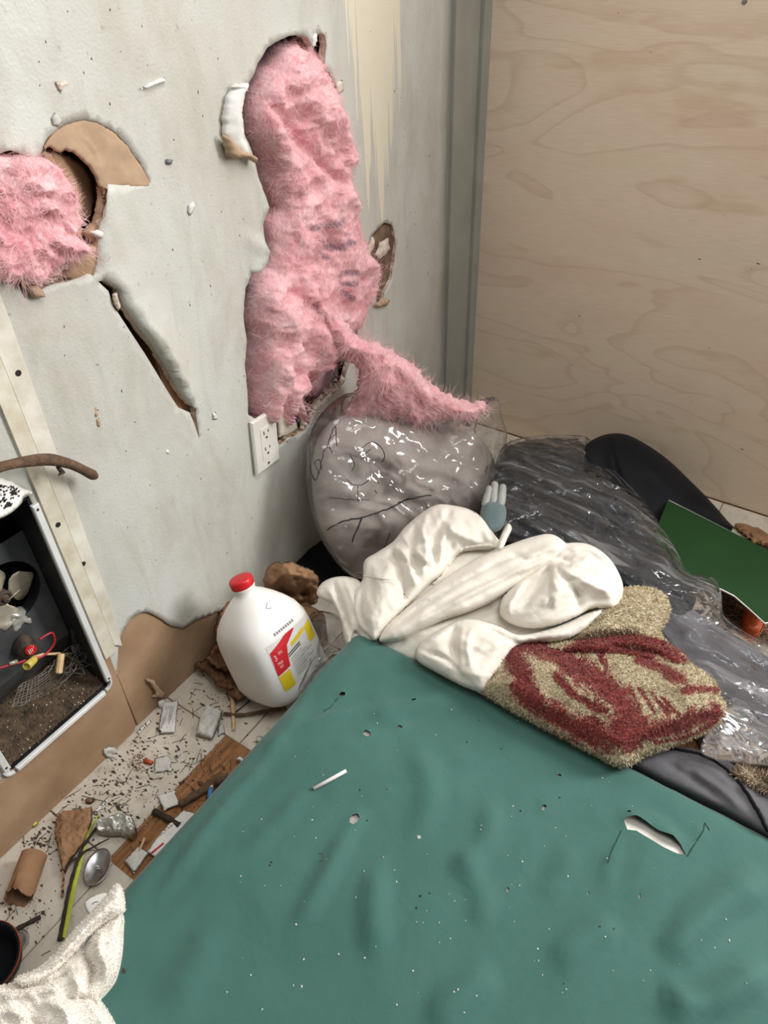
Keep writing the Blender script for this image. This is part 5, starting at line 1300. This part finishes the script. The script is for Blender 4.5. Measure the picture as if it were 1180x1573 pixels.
bl = [blob('fold', [(858, 992), (872, 968), (896, 944), (922, 920), (945, 908), (975, 902), (1004, 905), (1022, 916), (1029, 934), (1024, 954), (1014, 972), (1028, 994), (1005, 996), (960, 990), (905, 995)], PBL, .060, 30, M_BLANKET, None,
           [([(910, 960), (960, 935), (1010, 920)], .012, 12), ([(1005, 912), (1000, 945), (985, 975)], -.014, 7), ([(945, 912), (990, 925), (1020, 925)], -.016, 5), ([(880, 975), (930, 965), (990, 970)], .008, 10)], [(.003, 40, 3, False), (.0014, 220, 2, False)], crisp=.35, step=3.5, seed=51, lift=.0, back=.5),
      blob('fold', [(832, 994), (868, 985), (918, 979), (968, 975), (1002, 979), (1032, 994), (1052, 1010), (1052, 1026), (1022, 1024), (980, 1016), (920, 1008), (870, 1006)], PBL, .050, 16, M_BLANKET, None,
           [([(880, 996), (960, 985), (1020, 998)], .010, 8), ([(930, 990), (985, 998), (1030, 1012)], -.010, 5)], [(.003, 40, 3, False), (.0014, 220, 2, False)], step=3, seed=52, lift=.012, back=.5,
           marks={'red': [([(895, 992), (944, 982), (985, 984), (1013, 996), (1036, 1013)], 13), ([(880, 1000), (940, 996), (1000, 1006)], 8)]}),
      blob('fold', [(738, 1049), (756, 1028), (780, 1004), (798, 992), (832, 990), (878, 998), (932, 1000), (990, 1006), (1040, 1014), (1066, 1026), (1092, 1046), (1105, 1072), (1111, 1090), (1098, 1112), (1066, 1130), (1026, 1146), (988, 1160), (955, 1176), (915, 1158), (850, 1124), (790, 1092), (745, 1064)], PBL, .070, 40, M_BLANKET, None,
           [([(800, 1010), (880, 1050), (960, 1100)], .010, 22), ([(930, 1010), (1000, 1030), (1080, 1060)], .008, 14), ([(840, 1060), (900, 1100), (960, 1130)], -.006, 14), ([(1000, 1030), (1040, 1060), (1050, 1100)], .006, 14)], [(.004, 26, 3, False), (.0014, 220, 2, False)], crisp=.45, step=3, seed=53, lift=.016, back=.5,
           marks={'red': RED})]
pile(fur, 3500, .007, .0007, 'hairs', M_FUR, 9)
blk = join(bl, 'plush_blanket')
pile(blk, 42000, .0040, .0008, 'plush_pile', M_BLANKET, 5)
tag(blk, 'plush cream blanket with a dark red leaf pattern folded beside the mattress', 'blanket')

# ------------------------------------------------------------------ paper bag, leaves and wrap round the jug
tag(blob('paper_bag', [(405, 884), (418, 868), (440, 862), (466, 868), (486, 882), (492, 905), (486, 925), (468, 938), (440, 934), (416, 918)], plane3((405, 890, 'x', .03), (490, 895, 'z', .12), (450, 935, 'z', .05)), .03, 8, M_PAPERBAG, None,
          [([(412, 905), (440, 882), (482, 892)], .03, 6, 'sharp'), ([(440, 866), (452, 900), (470, 930)], .02, 5, 'sharp'), ([(425, 904), (450, 912), (482, 912)], -.05, 8), ([(430, 918), (455, 926), (480, 924)], -.04, 6)], [(.022, 26, 3, True), (.008, 80, 2, True)], step=3, back=0, crisp=.5, rag=2, seed=61), 'crumpled brown paper bag on the floor behind the milk jug', 'bag')
tag(blob('paper_scrap', [(450, 934), (470, 930), (488, 936), (500, 948), (488, 956), (462, 950)], zplane(.08), .014, 7, M_PAPERBAG, None, noise=[(.006, 60, 3, True)], step=3, skirt=.002, seed=62), 'torn brown paper scrap between the paper bag and the white sheet', 'paper')
for k, (px_, z_, s_, lb) in enumerate([([(318, 1010), (332, 985), (340, 960), (352, 975), (360, 1010), (352, 1030), (334, 1026)], .05, 63, 'dry brown leaf curled between the wall and the milk jug'),
                                   ([(300, 1022), (322, 1010), (346, 1014), (366, 1026), (372, 1046), (360, 1060), (340, 1056), (322, 1040)], .025, 64, 'dry brown leaf flattened at the foot of the milk jug'),
                                   ([(330, 968), (338, 940), (350, 920), (358, 940), (352, 970)], .09, 65, 'dry brown leaf standing against the wall beside the milk jug'),
                                   ([(345, 1050), (362, 1040), (380, 1052), (384, 1066), (368, 1076), (352, 1068)], .012, 66, 'dark broken leaf under the front of the milk jug')]):
    tag(blob('dry_leaf', px_, zplane(z_), .010, 5, M_LEAF, None, [([px_[0], px_[len(px_) // 2]], .010, 3, 'sharp')], [(.016, 40, 3, True), (.006, 120, 2, True)], step=2.5, back=0, crisp=.6, seed=s_, rag=2.5), lb, 'leaf', 'dry leaves round the milk jug')
tag(blob('clear_plastic_wrap', [(470, 958), (482, 940), (505, 940), (528, 952), (545, 975), (540, 1000), (510, 1010), (490, 1030), (470, 1058), (456, 1060), (462, 1020), (470, 985)], zplane(.10, .3), .03, 16, M_PLASTIC, None,
         [([(480, 950), (500, 975), (495, 1010)], .014, 4, 'sharp'), ([(510, 945), (520, 975), (530, 995)], .012, 4, 'sharp'), ([(470, 980), (480, 1020), (466, 1050)], .010, 4, 'sharp')], [(.010, 30, 2, True)], step=4, seed=67, back=.3), 'crumpled clear plastic wrap between the milk jug and the mattress', 'plastic wrap')

# ------------------------------------------------------------------ litter on the tiles
def fz(px, z=0.0): return on(px, 'z', z)
def flat(name, px, z, thick, mat, label, cat, noise=.0012, creases=(), seed=1, edge=6, step=3.5, group=None, rag=.4, ns=60):
    o_ = blob(name, px, zplane(z), thick * .5, edge * .5, mat, None, creases, [(noise * 1.6, ns, 3, True), (noise * .8, ns * 2.5, 2, True)], step=step * .8, direction='z', sm=False, rag=rag, seed=seed, back=0)
    return tag(o_, label, cat, group)
pk = flat('foil_packet', [(250, 1080), (274, 1075), (269, 1126), (242, 1128)], .004, .0025, M_PAPER, 'small white printed packet lying at the foot of the wall', 'packet', seed=71, rag=.3)
for k in range(6):
    a = np.array((254.5 + 2.6 * k, 1086.)); b = np.array((249 + 2.6 * k, 1120. - (k % 3) * 6))
    MB().tube(on_surf(pk, [a, (a + b) / 2, b], .0004), .0004, 4).build('print_line', M_INKGREY, pk, True)
MB().box(tuple(pt(246, 1124, 'z', .004) - (.003, .002, 0)), tuple(pt(246, 1124, 'z', .004) + (.003, .002, .003))).build('corner_mark', M_INK, pk)
flat('tissue_scrap', [(316, 1084), (330, 1086), (343, 1092), (336, 1116), (326, 1137), (312, 1133), (301, 1130), (306, 1106)], .006, .008, M_TISSUE, 'crumpled pale wrapper lying on the tile in front of the milk jug', 'wrapper', .004, seed=72, creases=[([(310, 1110), (325, 1105), (340, 1108)], .003, 4)])
flat('paper_scrap', [(336, 1114), (344, 1110), (346, 1126), (334, 1130)], .002, .002, M_TISSUE, 'small pale paper corner beside the crumpled wrapper', 'paper', seed=73)
flat('paper_square', [(238, 1164), (258, 1160), (263, 1166), (263, 1184), (236, 1188)], .002, .002, M_TISSUE, 'thin grey white paper square beside the orange crumb', 'paper', seed=74)
flat('paper_square', [(241, 1222), (268, 1214), (276, 1236), (252, 1245)], .003, .002, M_PAPER, 'bright white paper square on the edge of the bare floor strip', 'paper', seed=75)
flat('paper_square', [(191, 1322), (212, 1300), (229, 1310), (206, 1342)], .003, .002, M_TISSUE, 'square translucent wrapper beside the steel spoon bowl', 'wrapper', seed=76)
flat('paper_strip', [(210, 1124), (230, 1105), (233, 1108), (213, 1127)], .002, .001, M_PAPER, 'narrow white paper strip along the wall edge', 'paper', seed=77)
flat('paper_strip', [(143, 1246), (164, 1228), (166, 1231), (147, 1250)], .002, .001, M_PAPER, 'narrow white paper strip beside the brown paper piece', 'paper', seed=78)
rc = flat('receipt', [(226, 1308), (244, 1282), (262, 1262), (282, 1244), (302, 1250), (270, 1292), (240, 1318)], .006, .002, M_PAPER, 'printed paper strip with bar code under the edge of the green sheet', 'receipt', seed=79)
for k in range(9):
    a = np.array((244 + 2.2 * k, 1280. - 2.0 * k)); MB().tube(on_surf(rc, [a, a + (5, 4)], .0005), .0004 + .0003 * (k % 2), 4).build('bar_code_line', M_INK, rc, True)
MB().tube(on_surf(rc, [(232, 1312), (252, 1296)], .0006), .0016, 5).build('red_print', M_INKRED, rc, True)
flat('crumpled_foil', [(150, 1270), (160, 1262), (180, 1258), (205, 1258), (210, 1272), (212, 1284), (204, 1290), (186, 1284), (168, 1284), (152, 1282)], .008, .016, M_FOIL, 'crumpled silver foil wrapper beside the green stem', 'foil', .010, seed=80, ns=90, creases=[([(155, 1275), (180, 1265), (205, 1268)], .010, 3, 'sharp')])
flat('brown_paper', [(86, 1258), (98, 1246), (142, 1241), (142, 1258), (136, 1285), (126, 1300), (108, 1322), (100, 1345), (98, 1378), (94, 1378), (96, 1340), (90, 1310), (84, 1280)], .006, .007, M_PAPERBAG, 'flattened scrap of brown paper on the tile by the cardboard tube', 'paper', .004, seed=81,
     creases=[([(96, 1275), (100, 1310), (98, 1350)], .005, 4), ([(108, 1285), (104, 1320)], .004, 3), ([(90, 1260), (120, 1262), (140, 1258)], .002, 5)])
# cardboard tube
ct0, ct1 = pt(53, 1312, 'z', .020), pt(28, 1380, 'z', .020)
ax = ct1 - ct0; L = np.linalg.norm(ax)
o = MB().lathe([(.0195, 0), (.0205, .001), (.0205, L * .5), (.0205, L - .002), (.0212, L), (.0190, L), (.0190, .001)], ct0, ax, 32, False).build('cardboard_tube', M_CARD, None, True)
Vc = np.array([v_.co[:] for v_ in o.data.vertices]); tt = (Vc - ct0) @ ax / L
Vc = Vc + np.outer(np.clip(tt / L - .9, 0, 1) * fbm(Vc, 120, 2, 4) * .12, ax / L)
o.data.vertices.foreach_set('co', Vc.astype(np.float32).ravel()); tag(o, 'empty brown cardboard tube lying on the tile near the skirting', 'tube')
# spoon bowl
sp = thing('spoon', 'round bowl of a steel spoon beside the green stem', 'spoon', tuple(pt(150, 1332, 'z', 0)))
ca, cb = pt(158, 1310, 'z', .008), pt(143, 1356, 'z', .008); cen = (ca + cb) / 2; dl = (cb - ca); la = np.linalg.norm(dl) / 2 + .006; dl /= np.linalg.norm(dl); dw = np.array((-dl[1], dl[0], 0.)); 
V_ = [(*cen[:2], .004)]; n_r, n_a = 8, 36
for i in range(1, n_r + 1):
    f_ = i / n_r
    for j in range(n_a):
        th = 2 * math.pi * j / n_a; p = cen + dl * la * f_ * math.cos(th) + dw * .0205 * f_ * math.sin(th); V_.append((p[0], p[1], .004 + .008 * f_ ** 2))
Fq = [(0, 1 + j, 1 + (j + 1) % n_a) for j in range(n_a)] + [(1 + i * n_a + j, 1 + (i + 1) * n_a + j, 1 + (i + 1) * n_a + (j + 1) % n_a, 1 + i * n_a + (j + 1) % n_a) for i in range(n_r - 1) for j in range(n_a)]
nV = len(V_); V2 = V_ + [(a, b, c - .0012) for a, b, c in V_]
Fq = Fq + [tuple(i + nV for i in f[::-1]) for f in Fq] + [(1 + (n_r - 1) * n_a + j, nV + 1 + (n_r - 1) * n_a + j, nV + 1 + (n_r - 1) * n_a + (j + 1) % n_a, 1 + (n_r - 1) * n_a + (j + 1) % n_a) for j in range(n_a)]
so = mesh_obj('bowl', V2, Fq, M_STEEL); bits = [so]
m = MB(); r = np.random.RandomState(3)
for k in range(7): m.chip(cen + (r.randn() * .002, r.randn() * .002, -.001 + .002 * r.rand()), (.003, .003, .003), r)
bits.append(m.build('food_residue', M_PAPER)); adopt(sp, *bits)
# stems and twigs
def twig(name, px, zs, r0, r1, mat, label, cat='twig', seg=8, group=None, knob=.15):
    L_ = smooth_loop(px, 5, False); n_ = len(L_); z_ = np.interp(np.linspace(0, 1, n_), np.linspace(0, 1, len(zs)), zs)
    P_ = np.array([pt(a, b, 'z', c) for (a, b), c in zip(L_, z_)]); rr = np.linspace(r0, r1, n_) * (1 + knob * np.sin(np.arange(n_) * 1.7))
    return tag(MB().tube(P_, rr, seg).build(name, mat, None, True), label, cat, group)
tw = twig('forked_twig', [(92, 1445), (100, 1400), (108, 1360), (118, 1325), (126, 1305), (138, 1285), (150, 1270), (160, 1262)], [.004, .005, .008, .010, .012, .012, .010, .008], .0040, .0022, M_TWIGD, 'dark forked twig lying along the yellow green stem')
for px_ in ([(116, 1328), (128, 1310), (142, 1302), (152, 1296), (168, 1288)], [(118, 1318), (108, 1324), (102, 1335)]):
    P_ = np.array([pt(a, b, 'z', .012) for a, b in smooth_loop(px_, 4, False)]); MB().tube(P_, np.linspace(.0028, .001, len(P_)), 6).build('side_shoot', M_TWIGD, tw, True)
L_ = smooth_loop([(98, 1440), (106, 1400), (116, 1350), (127, 1310), (138, 1275), (152, 1250)], 5, False); V_ = []
for k, (a, b) in enumerate(L_):
    w_ = 3.3 * math.sin(math.pi * min(.98, .25 + .72 * k / len(L_))) ; z_ = .010
    for s_, dz in ((-1, 0), (0, .002), (1, 0)): V_.append(pt(a + s_ * w_, b + s_ * w_ * .25, 'z', z_ + dz))
n_ = len(L_); V_ = np.array(V_); Fq = [(3 * k + j, 3 * k + j + 1, 3 * k + j + 4, 3 * k + j + 3) for k in range(n_ - 1) for j in (0, 1)]
V2 = np.vstack([V_, V_ - (0, 0, .0015)]); Fq += [tuple(i + len(V_) for i in f[::-1]) for f in Fq]
tag(mesh_obj('grass_stalk', V2, Fq, M_LEAFGREEN), 'long flat yellow green plant stem lying on the tile', 'stem')
twig('twig', [(-10, 1443), (5, 1438), (30, 1425), (62, 1408)], [.004, .004, .004, .004], .004, .0032, M_TWIGD, 'short dark twig lying on the tile beside the white towel')
twig('twig', [(236, 1246), (256, 1256), (276, 1268)], [.005, .005, .006], .0055, .005, M_TWIGD, 'thick dark twig stub crossing the bare floor strip')
twig('root_piece', [(276, 1236), (292, 1226), (312, 1214), (330, 1200), (350, 1194)], [.007, .008, .009, .012, .012], .006, .009, M_TWIG, 'knobbly brown root sticking out under the green sheet', 'root')
twig('wood_sliver', [(357, 1064), (358, 1085), (359, 1122)], [.006, .005, .004], .006, .003, M_PALEWOOD, 'split pale wood sliver on the tile in front of the jug', 'wood', 5, None, .05)
twig('twig', [(344, 1096), (370, 1098), (400, 1094), (440, 1088)], [.007, .009, .010, .010], .003, .004, M_TWIG, 'thin brown twig lying across the pale wood sliver')
twig('twig', [(362, 1094), (374, 1084), (384, 1076)], [.003, .004, .004], .0014, .001, M_TWIGD, 'thin dark twig tip beside the pale wood sliver')
twig('match_stick', [(214, 1308), (222, 1287)], [.004, .005], .0022, .0022, M_PALEWOOD, 'orange wooden matchstick on the bare floor strip', 'matchstick', 5, None, 0)
twig('cigarette_butt', [(234, 1172), (222, 1168)], [.004, .004], .004, .004, M_ORANGE, 'orange brown cigarette end beside the popcorn crumbs', 'cigarette end', 10, None, 0)
cg = thing('marker_pen', 'pale stick with a blue band poking out from under the green sheet', 'stick', tuple(pt(325, 1215, 'z', 0)))
a_, b_, c_ = pt(324, 1200, 'z', .010), pt(324, 1211, 'z', .012), pt(322, 1226, 'z', .014)
adopt(cg, MB().tube([a_, b_], .0042, 12).build('tip', M_PALEWOOD, None, True), MB().tube([b_, c_], .0044, 12).build('blue_band', simple('blue_print', (70, 130, 190)), None, True))
flat('wrapper_scrap', [(362, 1168), (366, 1162), (378, 1164), (372, 1172)], .006, .006, M_PAPER, 'tiny white wrapper scrap on the bare floor strip', 'wrapper', .003, seed=84)
flat('wrapper_scrap', [(390, 1138), (396, 1130), (406, 1132), (400, 1142)], .006, .006, M_TISSUE, 'tiny clear wrapper scrap by the end of the green sheet', 'wrapper', .003, seed=85)
flat('yellow_bit', [(48, 1264), (55, 1259), (60, 1264), (54, 1271), (48, 1271)], .004, .007, M_YELLOWPL, 'small yellow plastic bit at the foot of the wall', 'scrap', .001, seed=86)
flat('seed_husk', [(131, 1228), (138, 1225), (146, 1230), (140, 1235), (132, 1234)], .003, .006, M_LEAF, 'small brown seed husk on the gritty tile', 'husk', .002, seed=87)
pc = MB(); r = np.random.RandomState(8)
pcs = [(208, 1166), (214, 1162), (218, 1170), (212, 1174), (220, 1163), (206, 1172), (216, 1178)]
for k, q_ in enumerate(pcs):
    m = MB(); c_ = pt(q_[0], q_[1], 'z', .004)
    for j in range(4): m.chip(c_ + r.randn(3) * (.003, .003, .0012), (.007, .007, .006), r)
    tag(m.build('popcorn_crumb', M_GYP, None, True), 'crumbled white popcorn piece beside the orange cigarette end', 'popcorn', 'popcorn crumbs')
# grit: too many to count
m1, m2, m3 = MB(), MB(), MB()
cl = [(200, 1185, 34), (150, 1230, 34), (110, 1270, 20), (230, 1130, 28), (60, 1290, 14), (180, 1225, 26), (300, 1180, 30), (40, 1400, 30), (330, 1060, 30), (270, 1210, 40)]
for k in range(950):
    c0 = cl[r.randint(len(cl))]; a, b = c0[0] + r.randn() * c0[2], c0[1] + r.randn() * c0[2]
    p = pt(a, b, 'z', .0006)
    if p[0] < .006 or p[0] > MX0 - .035 or p[1] < 0: continue
    s = .0012 + .0045 * r.rand() ** 2.5
    m1.chip(p, (s * (1 + 1.5 * r.rand()), s, s * .6), r)
for k in range(140):
    u = r.rand(); c_ = np.array((347, 1130.)) * (1 - u) + np.array((209, 1274.)) * u + r.randn(2) * 5
    p = pt(c_[0], c_[1], 'z', -.0025); s = .001 + .0016 * r.rand(); m2.chip(p, (s, s, s), r)
for k in range(150):
    c0 = cl[r.randint(len(cl))]; p = pt(c0[0] + r.randn() * c0[2], c0[1] + r.randn() * c0[2], 'z', .001)
    if p[0] < .006 or p[0] > MX0 - .035: continue
    d = r.randn(3) * (.006, .006, .0); m3.tube([p - d, p + (0, 0, .001), p + d], .0005, 3)
o = tag(m1.build('floor_grit', M_DIRT), 'dark crumbs and grit scattered over the pale tiles', 'grit', kind='stuff')
m2.build('white_crumbs', M_GYP, o)['kind'] = 'stuff'; m3.build('fine_stalks', M_TWIGD, o, True)['kind'] = 'stuff'
# foot of the frame: dark cup and towel
cup = thing('dark_cup', 'black bowl with an orange rim at the edge of the white towel', 'bowl', tuple(pt(-22, 1478, 'z', 0)))
cc = pt(-22, 1472, 'z', .05)
adopt(cup, MB().lathe([(.030, -.05), (.040, -.03), (.046, .0), (.0475, .004), (.044, .003), (.036, -.03), (.02, -.042)], cc, (.15, -.1, 1), 32).build('body', M_JACKET, None, True),
      MB().lathe([(.0472, .0), (.0490, .002), (.0478, .0048)], cc, (.15, -.1, 1), 32, False).build('rim', M_ORANGE, None, True))
PT = zplane(.212, 0)
tws = [blob('fold', [(-70, 1528), (-10, 1516), (40, 1506), (90, 1480), (124, 1450), (156, 1420), (186, 1402), (188, 1430), (185, 1470), (176, 1504), (160, 1526), (153, 1536), (170, 1562), (200, 1630), (190, 1700), (-80, 1700)], PT, .030, 18, M_TERRY, None,
            [([(140, 1432), (128, 1462), (140, 1496), (132, 1524)], -.024, 6), ([(156, 1428), (148, 1462), (160, 1492), (152, 1520)], .014, 7), ([(20, 1522), (70, 1512), (112, 1492)], -.014, 5), ([(60, 1540), (96, 1552), (108, 1600)], .016, 12), ([(0, 1534), (60, 1526), (100, 1520)], .012, 8), ([(96, 1536), (136, 1536), (160, 1552)], -.014, 7),
             ([(110, 1500), (118, 1520), (112, 1540)], .012, 7), ([(40, 1560), (70, 1590), (76, 1640)], -.012, 8), ([(-20, 1560), (20, 1556), (50, 1570)], .010, 8)],
            [(.008, 12, 3, False), (.005, 28, 2, True, 60), (.0016, 200, 2, False)], step=3.5, skirt=.003, seed=91, crisp=.5),
       blob('fold', [(26, 1502), (58, 1487), (86, 1464), (108, 1436), (134, 1408), (158, 1382), (178, 1360), (186, 1366), (191, 1392), (186, 1406), (160, 1420), (136, 1440), (116, 1464), (92, 1488), (60, 1508), (34, 1514)], PT, .030, 14, M_TERRY, None,
            [([(60, 1496), (100, 1462), (140, 1416), (180, 1374)], .008, 8), ([(50, 1502), (96, 1474), (130, 1438), (170, 1404)], -.008, 4)], [(.006, 20, 2, False), (.0016, 200, 2, False)], step=3, back=.5, seed=92, lift=.014, crisp=.5)]
tw_ = join(tws, 'white_towel')
pile(tw_, 22000, .0018, .0006, 'terry_loops', M_TERRY, 6)
tag(tw_, 'cream white terry towel crumpled on the tiles against the mattress', 'towel')
tg = blob('care_tag', [(130, 1386), (148, 1374), (164, 1372), (163, 1388), (150, 1398), (136, 1404)], zplane(.19, 0, .1), .002, 4, M_PAPER, tw_, step=3, direction='z')
tg.parent = tw_
MB().tube(on_surf(tg, [(142, 1390), (147, 1387), (152, 1386)], .0006), .0005, 4).build('tag_print', M_INKGREY, tw_, True)
tag(MB().lathe([(.018, 0), (.019, .002), (.015, .004), (.014, .003)], pt(26, 1448, 'z', .0), (0, 0, 1), 28).build('plastic_disc', M_PLASTIC2, None, True), 'small clear plastic disc lying on the tile beside the towel', 'disc')
